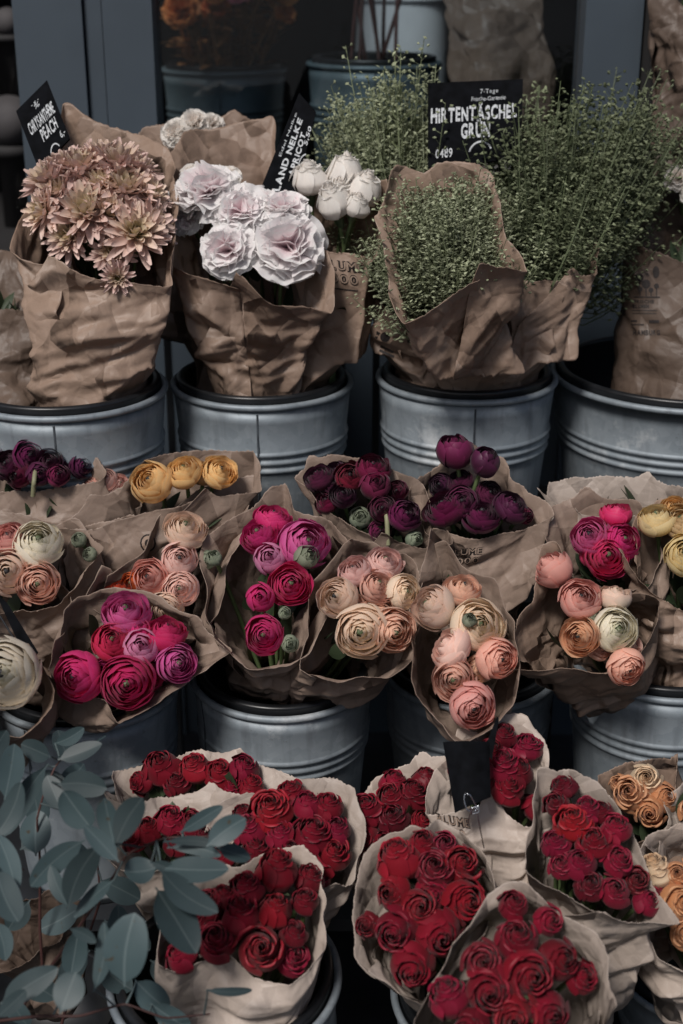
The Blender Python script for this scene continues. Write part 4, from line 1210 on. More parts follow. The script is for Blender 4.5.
bouquet('J', 'long bunch of magenta ranunculus with green buds in the centre left of the middle shelf',
  [(202, 560), (208, 538), (240, 512), (284, 486, .01), (292, 512), (325, 525), (340, 548), (330, 590), (315, 628), (308, 650), (290, 664), (250, 662), (226, 636), (212, 605)], 1.90, 0.65, (278, 678, 2.02, 0.05),
  flowers=[(273, 525, 19, R_, 'magenta', {'ax': (.2, .9, .5)}), (260, 543, 20, R_, 'magenta', {'ax': (-.3, .6, .8)}), (305, 552, 25, R_, 'violet', {'ax': (.3, .4, 1)}), (271, 567, 16, B_, 'lilac'), (307, 568, 12, B_, 'bud_green', {'lift': .01}), (291, 593, 20, R_, 'magenta', {'ax': (.1, .2, 1)}), (261, 605, 14, B_, 'magenta'), (265, 639, 19, R_, 'magenta', {'ax': (-.1, .1, 1)}), (290, 645, 8, B_, 'bud_green'), (215, 562, 8, B_, 'bud_green'), (285, 618, 6, B_, 'bud_green')], amp=0.009, foliage=22, mat='kraft_grey', seam=(226, 636))
bouquet('K', 'tight round bunch of peach and cream ranunculus right of the long magenta bunch',
  [(302, 668), (312, 625), (322, 585), (345, 556), (372, 546), (405, 556), (422, 580), (420, 620), (408, 656), (385, 672), (350, 674), (322, 672)], 1.86, 0.5, (318, 682, 2.01, 0.045),
  flowers=[(384, 566, 18, R_, 'pinkpeach', {'ax': (.2, .7, .8)}), (354, 576, 17, R_, 'pinkpeach', {'ax': (-.2, .6, .8)}), (377, 592, 18, R_, 'peach'), (403, 597, 18, R_, 'cream', {'ax': (.4, .2, 1)}), (338, 604, 21, R_, 'cream', {'ax': (-.4, .3, 1)}), (361, 638, 25, R_, 'cream', {'ax': (-.1, .0, 1)}), (392, 636, 23, R_, 'peach', {'ax': (.3, -.1, 1), 'st': 1.1}), (352, 606, 14, R_, 'peach', {'lift': -.02}), (380, 615, 15, R_, 'peach', {'lift': -.02})], amp=0.008, foliage=12, mat='kraft_grey', seam=(322, 672))
bouquet('L', 'long drooping bunch of peach and salmon ranunculus at the centre, above the black tag',
  [(415, 630), (422, 585), (436, 548), (446, 542), (462, 566), (490, 584), (508, 625), (517, 665), (508, 700), (490, 722), (462, 737), (438, 718), (420, 690)], 1.83, 0.55, (468, 695, 2.01, 0.045),
  flowers=[(432, 614, 22, R_, 'cream', {'ax': (-.7, .5, .8), 'st': 1.2}), (462, 596, 20, R_, 'peach', {'ax': (.1, .7, .7)}), (476, 634, 26, R_, 'cream', {'ax': (.1, .3, 1)}), (449, 656, 22, R_, 'pinkpeach', {'ax': (-.8, .6, .4)}), (496, 665, 21, R_, 'salmon', {'ax': (.4, .1, 1)}), (453, 684, 21, R_, 'peach', {'ax': (-.2, .0, 1)}), (471, 708, 22, R_, 'salmon', {'ax': (.1, -.2, 1)}), (466, 636, 7, B_, 'bud_green', {'lift': .03}), (480, 668, 14, R_, 'peach', {'lift': -.02})], amp=0.0085, foliage=14, mat='kraft_grey', seam=(436, 548), drop=.5)
bouquet('M', 'bunch of dark purple ranunculus with one bare bent stem, left of its twin',
  [(297, 478), (318, 460), (345, 457), (378, 464), (400, 480), (412, 498), (432, 530), (440, 545), (420, 548), (380, 540), (345, 522), (318, 505)], 1.97, 0.4, (395, 650, 2.05, 0.05),
  flowers=[(318, 479, 15, R_, 'purple', {'ax': (-.3, .8, .7)}), (372, 474, 17, R_, 'wine', {'ax': (.1, .7, .7)}), (374, 491, 15, B_, 'plum', {'ax': (.1, .5, 1)}), (404, 520, 17, R_, 'plum', {'ax': (.3, .4, 1)}), (343, 500, 14, R_, 'purple', {'ax': (-.1, .5, 1)}), (350, 482, 15, R_, 'wine'), (382, 514, 14, R_, 'wine'), (360, 515, 11, B_, 'bud_green', {'lift': -.03}), (414, 540, 8, B_, 'bud_green'), (380, 530, 11, R_, 'plum', {'lift': -.02})], fill=(R_, ['purple', 'wine'], 13, 4), amp=0.009, foliage=18, mat='kraft_grey', seam=(380, 540))
bouquet('N', 'bunch of dark purple ranunculus with two tall nodding buds, right of its twin',
  [(416, 500), (420, 478), (446, 456), (478, 450), (500, 458), (506, 480), (540, 500, -.01), (548, 516, -.02), (520, 526), (480, 536), (440, 538), (424, 524)], 1.98, 0.4, (470, 650, 2.05, 0.05),
  flowers=[(453, 464, 18, B_, 'plum', {'ax': (-.2, .9, .5), 'lift': .03}), (481, 476, 15, B_, 'purple', {'ax': (.3, .8, .6), 'lift': .03}), (480, 521, 19, R_, 'plum', {'ax': (.0, .7, .8)}), (509, 512, 17, R_, 'purple', {'ax': (.4, .6, .7)}), (444, 513, 20, R_, 'wine', {'ax': (-.4, .7, .7)}), (461, 508, 16, R_, 'plum'), (525, 517, 8, B_, 'plum')], fill=(R_, ['purple', 'wine'], 13, 3), amp=0.009, foliage=14, mat='kraft_grey', seam=(440, 538))
bouquet('O', 'bunch of salmon and ivory ranunculus resting on the right bucket of the middle shelf',
  [(512, 640), (530, 590), (544, 548), (556, 542), (572, 578), (600, 596), (634, 598, -.01), (649, 604, -.01), (644, 640), (630, 662), (605, 664), (560, 656), (522, 662)], 1.85, 0.5, (610, 682, 2.0, 0.05),
  flowers=[(551, 572, 19, R_, 'salmon', {'ax': (-.8, .7, .3), 'st': 1.4}), (577, 607, 21, R_, 'salmon', {'ax': (0, .5, 1)}), (612, 602, 17, R_, 'cream', {'ax': (.1, 1, .3)}), (613, 635, 22, R_, 'ivory', {'ax': (.1, .2, 1)}), (578, 642, 19, R_, 'apricot', {'ax': (-.5, .1, 1)}), (626, 668, 18, R_, 'salmon', {'ax': (.2, -.3, 1)}), (592, 622, 8, B_, 'bud_green'), (600, 645, 14, R_, 'peach', {'lift': -.02}), (634, 645, 10, R_, 'pinkpeach', {'lift': -.01})], amp=0.009, foliage=14, mat='kraft', seam=(522, 662))
bouquet('P', 'small bunch of fuchsia ranunculus behind the salmon bunch',
  [(548, 530), (556, 505), (590, 500), (630, 504), (650, 525), (654, 552), (640, 582), (610, 588), (575, 574), (556, 556)], 1.95, 0.45, (630, 665, 2.02, 0.05),
  flowers=[(614, 519, 15, R_, 'magenta', {'ax': (.1, 1, .4)}), (587, 543, 19, R_, 'violet', {'ax': (-.3, .4, 1)}), (619, 547, 18, R_, 'magenta', {'ax': (.2, .4, 1)}), (604, 562, 22, R_, 'magenta', {'ax': (.0, .2, 1)}), (595, 555, 15, R_, 'magenta', {'lift': -.02})], amp=0.008, foliage=12, mat='kraft_grey', seam=(575, 574))
bouquet('P2', 'wide kraft wrap showing only its paper edge behind the fuchsia bunch',
  [(552, 500), (556, 480, .01), (600, 478, .02), (650, 482, .02), (680, 490, .02), (676, 510), (640, 515), (590, 512)], 2.0, 0.35, (640, 650, 2.06, 0.05), foliage=10, mat='kraft_pale', amp=0.007)
bouquet('Q', 'bunch of pale yellow ranunculus at the right edge of the middle shelf',
  [(634, 560), (640, 515), (660, 500), (700, 500), (735, 530), (730, 590), (690, 610), (660, 592)], 1.92, 0.5, (690, 690, 2.0, 0.06),
  flowers=[(654, 525, 19, R_, 'paleyellow', {'ax': (-.2, .8, .6)}), (678, 528, 18, R_, 'paleyellow'), (672, 512, 13, R_, 'yellow'), (682, 562, 22, R_, 'paleyellow', {'ax': (-.3, .3, 1)}), (700, 540, 18, R_, 'paleyellow')], amp=0.010, foliage=14, mat='kraft')
bouquet('R', 'single large ivory ranunculus in kraft paper at the left edge above the eucalyptus',
  [(-60, 690), (-45, 650), (0, 640), (36, 652), (50, 690), (36, 718), (0, 732), (-40, 722)], 1.74, 0.4, (20, 720, 1.95, 0.05),
  flowers=[(10, 680, 34, R_, 'ivory', {'ax': (.0, .2, 1)})], amp=0.008, foliage=10, mat='kraft')

bare_stem('M', [(380, 497, 1.965), (385, 506, 1.945), (387, 520, 1.935), (388, 545, 1.94)])
bare_stem('E1', [(36, 468, 1.975), (35, 473, 1.962), (34, 482, 1.955), (33, 496, 1.965)])
# ================================================================== ground row, roses
RED = ['rosered', 'rosedark', 'rosecherry']
KP = 'kraft_pale'
bouquet('S', 'small bunch of red roses furthest back at the left, against the middle buckets',
  [(116, 800), (118, 772), (150, 764, .01), (200, 752, .01), (250, 762, .01), (293, 780), (285, 793), (250, 800), (205, 796), (160, 800)], 1.83, 0.45, (215, 900, 1.84, 0.05), mat=KP, upw=1.0,
  flowers=[(162, 770, 19, RO, 'rosered', {'ax': (-.1, .7, .7)}), (195, 771, 15, RO, 'rosebright'), (142, 783, 12, RO, 'rosered', {'ax': (-.8, .3, .7)}), (220, 777, 15, RO, 'rosered'), (243, 771, 15, RO, 'rosecherry'), (250, 787, 13, RO, 'rosered'), (178, 786, 13, RO, 'rosedark'), (230, 790, 12, RO, 'rosecherry')], amp=0.007, foliage=14, dome=.01)
bouquet('T', 'bunch of red roses mostly covered by the eucalyptus tips',
  [(112, 850), (122, 818), (150, 800), (200, 795), (232, 802), (240, 826), (215, 850), (170, 866), (130, 868)], 1.77, 0.45, (205, 930, 1.80, 0.05), mat=KP, upw=0.7,
  flowers=[(150, 833, 14, RO, 'rosered'), (172, 824, 15, RO, 'rosecherry'), (135, 842, 11, RO, 'rosered'), (192, 826, 13, RO, 'rosered'), (205, 840, 13, RO, 'rosedark'), (178, 846, 13, RO, 'rosedark')], amp=0.008, foliage=14)
bouquet('U', 'bunch of crimson roses behind the front left bunch, with the brightest bloom at its top',
  [(214, 856), (222, 818), (250, 798), (300, 782), (330, 780), (350, 790), (353, 850), (346, 878), (320, 886), (270, 884), (232, 876)], 1.74, 0.45, (270, 930, 1.79, 0.05), mat=KP, upw=1.0,
  flowers=[(272, 815, 21, RO, 'rosebright', {'ax': (-.1, .7, .7)}), (250, 832, 16, RO, 'rosecherry'), (307, 808, 15, RO, 'rosecherry'), (328, 808, 14, RO, 'rosered'), (312, 838, 19, RO, 'rosered'), (332, 856, 18, RO, 'rosered'), (222, 858, 13, RO, 'rosered'), (282, 838, 14, RO, 'rosecherry'), (292, 856, 15, RO, 'rosedark'), (256, 852, 14, RO, 'rosedark'), (336, 832, 14, RO, 'rosecherry')], fill=(RO, RED, 14, 4), amp=0.007, foliage=12, seam=(320, 886))
bouquet('V', 'front left bunch of dark red roses under the eucalyptus leaves, in torn pale paper',
  [(162, 964), (170, 920), (196, 890), (230, 870), (270, 852), (302, 845), (318, 868), (322, 905), (310, 945), (286, 982), (250, 976), (225, 955), (200, 962), (180, 972)], 1.64, 0.45, (238, 1040, 1.72, 0.06), mat=KP, upw=1.0,
  flowers=[(276, 872, 20, RO, 'rosered', {'ax': (.1, 1, .4), 'st': 1.2}), (247, 892, 16, RO, 'rosered', {'ax': (-.1, .9, .5), 'st': 1.2}), (240, 918, 18, RO, 'rosered', {'ax': (0, .9, .5), 'st': 1.35}), (276, 912, 16, RO, 'rosered', {'ax': (.1, .8, .6), 'st': 1.3}), (210, 906, 15, RO, 'rosedark'), (217, 944, 19, RO, 'rosered'), (261, 951, 22, RO, 'rosered', {'ax': (.1, .4, 1)}), (225, 900, 13, RO, 'rosedark'), (294, 935, 13, RO, 'rosedark'), (195, 925, 14, RO, 'rosedark')], fill=(RO, RED, 15, 4), amp=0.008, foliage=14, seam=(225, 955))
bouquet('W', 'bunch of shadowed red roses behind and left of the big round bunch',
  [(348, 850), (352, 812), (378, 778), (410, 765), (436, 760), (440, 800), (430, 828), (405, 846), (375, 870), (355, 880)], 1.80, 0.45, (430, 930, 1.83, 0.05), mat=KP, upw=0.7,
  flowers=[(367, 813, 17, RO, 'rosered'), (364, 842, 17, RO, 'rosered', {'ax': (-.2, .2, 1)}), (392, 822, 15, RO, 'rosedark'), (412, 797, 16, RO, 'rosedark'), (390, 800, 14, RO, 'rosered'), (424, 780, 13, RO, 'rosedark'), (385, 845, 13, RO, 'rosedark')], fill=(RO, RED, 14, 3), amp=0.007, foliage=12)
bouquet('X', 'big round bunch of open red roses, all blooms facing outward, lower centre',
  [(358, 915), (364, 880), (372, 855), (396, 838), (424, 834), (436, 828, .01), (456, 842, .01), (480, 862), (486, 895), (478, 930), (452, 962), (424, 998), (400, 990), (382, 972), (362, 950)], 1.64, 0.4, (470, 980, 1.76, 0.055), mat=KP,
  flowers=[(397, 861, 20, RO, 'rosebright', {'ax': (-.2, .9, .5), 'st': 1.2}), (433, 871, 18, RO, 'rosered', {'ax': (0, .6, .9)}), (461, 865, 18, RO, 'rosered', {'ax': (.2, .5, 1)}), (392, 895, 17, RO, 'rosered', {'ax': (-.4, .3, 1)}), (418, 910, 18, RO, 'rosered'), (464, 902, 20, RO, 'rosered', {'ax': (.3, .2, 1)}), (395, 932, 20, RO, 'rosered', {'ax': (-.3, .0, 1)}), (439, 936, 22, RO, 'rosered', {'ax': (.1, .0, 1)}), (412, 967, 20, RO, 'rosered', {'ax': (-.1, -.2, 1)}), (433, 892, 15, RO, 'rosecherry', {'ax': (0, -.3, 1), 'lift': -.01})], fill=(RO, RED, 14, 3), amp=0.006, foliage=14, seam=(382, 972))
bouquet('Y', 'bunch of red roses in printed pale paper carrying the black clipped tag',
  [(436, 812), (440, 768), (460, 740), (486, 730, .01), (505, 714, .01), (524, 716), (534, 736), (543, 768), (546, 824), (520, 826), (506, 816), (492, 802), (470, 808), (450, 812)], 1.77, 0.35, (500, 935, 1.80, 0.05), mat=KP, upw=1.0,
  flowers=[(500, 768, 17, RO, 'rosecherry'), (505, 790, 16, RO, 'rosered'), (517, 775, 15, RO, 'rosedark'), (490, 755, 14, RO, 'rosedark')], fill=(RO, RED, 14, 4), amp=0.009, foliage=10, seam=(492, 802), bulge=.02)
bouquet('Z', 'bunch of cherry red roses right of the tagged bunch, with a sharp paper corner',
  [(532, 868), (542, 820), (548, 782), (575, 776), (600, 790), (618, 812), (634, 850), (650, 885), (670, 918, -.02), (630, 916), (595, 905), (560, 886)], 1.67, 0.45, (560, 985, 1.78, 0.055), mat=KP, upw=0.7,
  flowers=[(570, 826, 18, RO, 'rosebright'), (553, 846, 14, RO, 'rosecherry'), (577, 866, 15, RO, 'rosecherry'), (612, 832, 15, RO, 'rosecherry'), (615, 864, 15, RO, 'rosecherry'), (590, 846, 16, RO, 'rosered'), (612, 893, 15, RO, 'rosecherry'), (588, 888, 14, RO, 'rosedark'), (560, 868, 13, RO, 'rosecherry'), (585, 812, 13, RO, 'rosecherry')], fill=(RO, ['rosecherry', 'rosedark'], 13, 5), amp=0.008, foliage=12, seam=(595, 905))
bouquet('AA', 'bunch of dark red roses at the bottom centre, below the big round bunch',
  [(420, 1020), (432, 985), (462, 940), (490, 905), (522, 890), (556, 912), (580, 938), (598, 962), (594, 1010), (580, 1060), (520, 1085), (450, 1070)], 1.55, 0.4, (510, 1040, 1.70, 0.06), mat=KP,
  flowers=[(515, 940, 19, RO, 'rosered', {'ax': (.0, .7, .8)}), (482, 963, 19, RO, 'rosered'), (528, 978, 25, RO, 'rosered', {'ax': (.1, .2, 1)}), (557, 960, 19, RO, 'rosedark', {'ax': (.3, .3, 1)}), (488, 992, 22, RO, 'rosered', {'ax': (-.1, .1, 1)}), (447, 998, 18, RO, 'rosecherry', {'ax': (-.3, .9, .4), 'st': 1.25}), (513, 1018, 21, RO, 'rosered'), (548, 1016, 21, RO, 'rosered'), (470, 1030, 18, RO, 'rosedark'), (505, 962, 15, RO, 'rosedark', {'lift': -.02})], fill=(RO, RED, 15, 6), amp=0.007, foliage=12, seam=(594, 1010))
bouquet('BB', 'small bunch of faded orange and cream roses in crumpled paper at the lower right',
  [(598, 792), (604, 776), (625, 768), (650, 760), (674, 764), (676, 800), (668, 828), (640, 838), (612, 820)], 1.80, 0.45, (690, 930, 1.84, 0.045), mat='kraft',
  flowers=[(642, 783, 15, RO, 'rosecream'), (627, 797, 16, RO, 'roseorange'), (647, 815, 14, RO, 'roseorange'), (662, 800, 13, RO, 'roseorange'), (616, 786, 9, RO, 'roseorange')], amp=0.012, foliage=10)
bouquet('CC', 'bunch of amber and cream roses cut by the right edge at the bottom',
  [(634, 872), (650, 840), (690, 826), (740, 850), (750, 900), (720, 950), (690, 962), (662, 950), (640, 915)], 1.70, 0.45, (705, 985, 1.80, 0.055), mat=KP,
  flowers=[(652, 873, 15, RO, 'rosecream', {'ax': (-.3, .9, .4), 'st': 1.3}), (678, 906, 19, RO, 'roseorange', {'ax': (0, .3, 1)}), (674, 878, 14, RO, 'roseorange'), (690, 880, 14, RO, 'roseorange'), (682, 935, 13, RO, 'roseorange')], fill=(RO, ['roseorange', 'rosered'], 14, 4), amp=0.008, foliage=12)
bouquet('CC2', 'sliver of a pale wrapped bunch at the right edge between the two orange bunches',
  [(664, 850), (668, 800), (690, 770), (730, 790), (735, 840), (700, 862)], 1.76, 0.45, (720, 960, 1.82, 0.05), mat=KP, amp=0.008, foliage=6,
  flowers=[(690, 815, 14, RO, 'roseorange')])

# ================================================================== eucalyptus
def euca_leaf(mb, b3, t3, w, seed, tw):
    rnd = random.Random(seed)
    d = t3 - b3; L = np.linalg.norm(d); d = d / L
    n0 = norm((CAM - b3) - d * np.dot(CAM - b3, d))
    lat = np.cross(d, n0)
    n = norm(n0 * math.cos(tw) + lat * math.sin(tw))
    lat = np.cross(d, n)
    nu, nv = 13, 18
    s = np.linspace(-1, 1, nu)[:, None] * np.ones((1, nv))
    t = np.linspace(0, 1, nv)[None, :] * np.ones((nu, 1))
    pet = 0.10
    tl = np.clip((t - pet) / (1 - pet), 0, 1)
    wd = w * (np.sin(tl ** rnd.uniform(.82, 1.05) * PI) ** rnd.uniform(.42, .54))
    wd = np.maximum(wd, 0.0011)
    curl = rnd.uniform(-.10, .16) * L
    wav = 0.03 * w * np.sin(t * rnd.uniform(5, 9) + rnd.uniform(0, 6)) * np.abs(s)
    z = curl * (t - .5)**2 * 2 + rnd.uniform(.05, .22) * np.abs(s)**1.3 * wd + wav + rnd.uniform(-.15, .15) * s * wd * t
    bend = rnd.uniform(-.07, .07) * L * np.sin(t * PI)
    g = b3 + d * (t * L)[..., None] + lat * (s * wd + bend)[..., None] + n * z[..., None]
    at = np.stack([t, np.abs(s) * wd / (w + 1e-9), np.full_like(t, rnd.uniform(0, 1))], axis=2)
    mb.grid(g, at)

def branch(label, pts, leaves, seed, r0=0.0022):
    rnd = random.Random(seed)
    p3 = np.array([P(*p) for p in pts])
    curve, _ = catmull(p3, 40, closed=False)
    root = empty('eucalyptus_branch', tuple(p3[0]), label, 'branch', 'eucalyptus branches at the lower left')
    link('stem', MB().tube(curve, np.linspace(r0, r0 * .45, 40), 7).build('stem', mats=[M['stem_red']]), root)
    for i, (bx_, by_, tx, ty, w, d) in enumerate(leaves):
        dd = d + rnd.uniform(-.015, .015)
        b3 = P(bx_, by_, dd); t3 = P(tx, ty, dd + rnd.uniform(-.02, .02))
        tw = rnd.uniform(-.5, .5)
        mb = MB()
        # short leaf stalk back to the stem
        k = int(np.argmin(np.linalg.norm(curve - b3, axis=1)))
        if np.linalg.norm(curve[k] - b3) < 0.06:
            mb.tube(np.array([curve[k], (curve[k] + b3) / 2 + (t3 - b3) * .03, b3 + (t3 - b3) * .04]), [.0014, .0012, .0009], 5)
        euca_leaf(mb, b3, t3, w * 0.5 * d / FPX / max(.8, math.cos(tw)), seed * 100 + i, tw)
        link('leaf', mb.build('leaf', mats=[M['euca']]), root)
    return root
branch('eucalyptus branch reaching furthest right across the red roses',
  [(20, 1010, 1.66), (70, 940, 1.62), (108, 885, 1.58), (128, 854, 1.56), (165, 838, 1.55), (228, 836, 1.55)],
  [(180, 832, 222, 806, 15, 1.56), (207, 846, 246, 818, 25, 1.53), (218, 848, 251, 858, 17, 1.54), (163, 842, 222, 846, 10, 1.55), (168, 848, 222, 856, 14, 1.55), (158, 868, 124, 872, 27, 1.52), (158, 866, 228, 868, 27, 1.51),
   (158, 868, 216, 912, 27, 1.49), (153, 888, 194, 954, 37, 1.51), (119, 862, 85, 826, 19, 1.50), (116, 846, 144, 797, 27, 1.52), (116, 846, 106, 797, 20, 1.55), (150, 862, 182, 876, 12, 1.51), (115, 880, 76, 917, 15, 1.54)], 1)
branch('eucalyptus branch rising at the left in front of the stained bucket',
  [(45, 1000, 1.72), (40, 930, 1.69), (40, 860, 1.66), (37, 820, 1.64), (45, 790, 1.64), (58, 762, 1.65), (82, 752, 1.66)],
  [(52, 757, 22, 744, 20, 1.62), (58, 758, 106, 736, 1, 1.66), (54, 744, 84, 728, 15, 1.68), (58, 760, 102, 744, 18, 1.64), (58, 784, 107, 788, 26, 1.60), (62, 812, 47, 776, 22, 1.60), (93, 829, 64, 790, 29, 1.57), (48, 762, 4, 834, 22, 1.66),
   (36, 856, 38, 810, 31, 1.64), (84, 838, 30, 884, 24, 1.56), (68, 908, 98, 846, 29, 1.54), (68, 908, 50, 866, 16, 1.53), (40, 838, 28, 776, 26, 1.70), (66, 782, 40, 772, 12, 1.65), (70, 760, 58, 730, 20, 1.71), (60, 790, 84, 764, 22, 1.70), (95, 812, 62, 808, 14, 1.67)], 2)
branch('eucalyptus branch lying along the bottom edge with the largest round leaf',
  [(-10, 1022, 1.58), (40, 1016, 1.56), (80, 1016, 1.55), (125, 1004, 1.54), (165, 1018, 1.54), (210, 1014, 1.55)],
  [(124, 988, 134, 914, 44, 1.48), (94, 992, 105, 922, 17, 1.50), (60, 1014, 76, 972, 31, 1.47), (0, 1004, 58, 968, 27, 1.52), (70, 978, 78, 930, 25, 1.60), (70, 928, 96, 942, 12, 1.50), (135, 980, 168, 1010, 28, 1.56), (-4, 1018, 26, 990, 17, 1.50), (112, 948, 118, 905, 22, 1.62), (122, 960, 108, 925, 18, 1.60), (206, 990, 252, 990, 9, 1.52), (150, 1004, 190, 1030, 22, 1.55), (30, 1030, 10, 1000, 20, 1.6)], 3)
branch('eucalyptus sprig entering from the left edge with dark stem',
  [(-30, 880, 1.62), (0, 858, 1.60), (12, 862, 1.60), (24, 870, 1.60)],
  [(-4, 868, 18, 922, 31, 1.55), (-6, 830, 16, 892, 22, 1.58), (4, 800, 14, 744, 26, 1.60), (-8, 840, 22, 782, 22, 1.58), (-6, 920, 6, 960, 20, 1.60), (-10, 770, 6, 730, 22, 1.64)], 4, 0.002)
branch('eucalyptus branch deep in shadow behind the others at the lower left',
  [(60, 1030, 1.78), (80, 960, 1.76), (100, 900, 1.74), (96, 850, 1.74), (84, 800, 1.75)],
  [(84, 905, 40, 930, 26, 1.70), (100, 880, 140, 900, 26, 1.68), (104, 920, 150, 950, 28, 1.68), (92, 860, 60, 850, 24, 1.72), (96, 850, 128, 822, 22, 1.72), (88, 820, 70, 792, 18, 1.72), (90, 950, 60, 985, 24, 1.68), (96, 960, 130, 990, 28, 1.68), (60, 1000, 20, 975, 26, 1.70), (30, 900, 8, 930, 24, 1.70), (20, 850, 44, 830, 22, 1.72), (150, 960, 180, 990, 26, 1.66)], 5)
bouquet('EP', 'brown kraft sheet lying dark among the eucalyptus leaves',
  [(-10, 965), (-4, 935), (18, 912), (50, 906), (72, 912), (62, 935), (36, 955), (10, 970)], 1.78, 0.4, (60, 1000, 1.86, 0.02), mat='kraft_shaded', amp=0.012, foliage=0, cat='paper wrap', name='paper_sheet', group='loose kraft sheets')

# ================================================================== signs and lettering
def text_mesh(txt, bold=0.0, jitter=0.0, seed=0):
    """2D lettering as (verts2d, faces), height of capitals = 1, x from 0"""
    rnd = random.Random(seed)
    V, F = [], []
    x = 0.0; n = 0
    for ch in txt:
        if ch == ' ':
            x += 0.42; continue
        cu = bpy.data.curves.new('t', 'FONT')
        cu.body = ch; cu.size = 1.38; cu.resolution_u = 4; cu.offset = bold
        o = bpy.data.objects.new('t', cu)
        COL.objects.link(o)
        me = bpy.data.meshes.new_from_object(o.evaluated_get(bpy.context.evaluated_depsgraph_get()))
        vs = np.array([v.co[:2] for v in me.vertices]) if len(me.vertices) else np.zeros((0, 2))
        fs = [tuple(p.vertices) for p in me.polygons]
        bpy.data.objects.remove(o); bpy.data.curves.remove(cu); bpy.data.meshes.remove(me)
        if len(vs) == 0: x += .4; continue
        w = vs[:, 0].max() - vs[:, 0].min()
        vs[:, 0] -= vs[:, 0].min()
        if jitter:
            a = rnd.uniform(-.07, .07) * jitter
            c = vs.mean(0)
            vs = (vs - c) @ np.array([[math.cos(a), math.sin(a)], [-math.sin(a), math.cos(a)]]) * rnd.uniform(1 - .06 * jitter, 1 + .06 * jitter) + c + [0, rnd.uniform(-.05, .05) * jitter]
        vs[:, 0] += x
        V.append(vs); F += [tuple(i + n for i in f) for f in fs]
        n += len(vs)
        x += w + 0.14
    V = np.concatenate(V)
    return V, F, x - 0.14

def sign(label, quad, d, texts, k=0.35, thick=0.004, curve=0.0, rings=(), stick=True, name='price_sign', dds=None, cat='sign'):
    """quad TL,TR,BR,BL in photo pixels with real depth; texts: (string, u0, v0, u1, height, bold, jitter) in board units"""
    cx, cy = np.mean(quad, axis=0)
    pl = Plane(cx, cy, d, k)
    Q = [pl.at(q[0], q[1], 0.0 if dds is None else dds[i]) for i, q in enumerate(quad)]
    TL, TR, BR, BL = Q
    nrm = norm(np.cross(BR - BL, TL - BL))
    if np.dot(nrm, CAM - TL) < 0: nrm = -nrm
    def uv(u, v, off=0.0):
        p = (BL * (1 - u) + BR * u) * (1 - v) + (TL * (1 - u) + TR * u) * v
        return p + nrm * (off + curve * 4 * u * (1 - u))
    root = empty(name, tuple(uv(.5, 0)), label, cat, 'black slate price signs')
    mb = MB()
    nu, nv = 13, 5
    g = np.array([[uv(i / (nu - 1), j / (nv - 1)) for j in range(nv)] for i in range(nu)])
    bg = np.array([[uv(i / (nu - 1), j / (nv - 1), -thick) for j in range(nv)] for i in range(nu)])
    mb.grid(g); mb.grid(bg[::-1])
    def strip(a, b_):
        mb.grid(np.stack([a, b_], axis=1))
    strip(g[:, 0], bg[:, 0]); strip(bg[:, -1], g[:, -1]); strip(bg[0], g[0]); strip(g[-1], bg[-1])
    link('board', mb.build('board', False, mats=[M['board']]), root)
    lm = MB()
    for (s, u0, v0, u1, hgt, bold, jit) in texts:
        V, F, w = text_mesh(s, bold, jit, len(s))
        lm = MB()
        pts = np.array([uv(u0 + (u1 - u0) * q[0] / w, v0 + hgt * q[1], 0.0012) for q in V])
        lm.add(pts, F)
        link('lettering', lm.build('lettering', False, mats=[M['chalk']]), root)
    lm = MB()
    for (u, v, ru, rv, a0, a1) in rings:
        aa = np.linspace(rad(a0), rad(a1), 24)
        lm.grid(np.array([[uv(u + ru * q * math.cos(a), v + rv * q * math.sin(a), 0.0012) for q in (0.86, 1.0)] for a in aa]))
    if lm.n:
        link('chalk_arc', lm.build('chalk_arc', False, mats=[M['chalk']]), root)
    if stick:
        p = uv(.5, .05, -.004); q = p - UP * 0.16 + FW * .12
        link('stake', MB().tube(np.array([p, (p + q) / 2, q]), .0025, 6).build('stake', mats=[M['rack']]), root)
    return root, uv

sign('tilted black slate sign lettered CHRYSANTHEME PEACH stuck beside the chrysanthemums',
     [(16, 111), (47, 80), (70, 138), (39, 170)], 2.08, [('CHRYSANTHEME', .13, .50, .90, .19, .03, .6), ('PEACH', .36, .27, .83, .19, .03, .6), ('- x -', .40, .84, .62, .06, .01, 1), ('%', .46, .77, .6, .07, .01, 1), ('6,-', .80, .10, .94, .11, .02, .6)], k=.5, rings=[(.55, -.02, .15, .15, 20, 160)])
sign('narrow slanted black sign lettered LAND NELKE APRICOT behind the white carnations',
     [(256, 200), (299, 93), (316, 112), (293, 203)], 2.10, [('LAND NELKE', .10, .46, .82, .20, .05, .5), ('APRICOT', .27, .17, .72, .19, .05, .5), ('Edel Nelke', .42, .76, .84, .09, .0, 1.0), ('5,50', .62, .02, .82, .14, .03, .6)], k=.2, rings=[(.42, -.06, .12, .20, 10, 170)])
sign('upright black sign lettered HIRTENTÄSCHEL GRÜN standing in the green bunches',
     [(428, 83), (523, 79), (521, 158), (428, 168)], 2.125, [('HIRTENTÄSCHEL', .03, .52, .94, .17, .05, .7), ('GRÜN', .35, .31, .66, .18, .05, .7), ('7-Tage', .55, .84, .74, .055, .0, 1.5), ('Frische-Garantie', .46, .75, .82, .055, .0, 1.5), ('0489', .08, .10, .26, .11, .02, 1)], k=.2, rings=[(.56, .10, .13, .16, 20, 165)])
tagroot, tuv = sign('blank black tag clipped to the printed paper of the red roses',
     [(443, 742), (489, 742), (491, 797), (455, 813)], 1.70, [], k=.3, curve=.010, stick=False, thick=.0015)
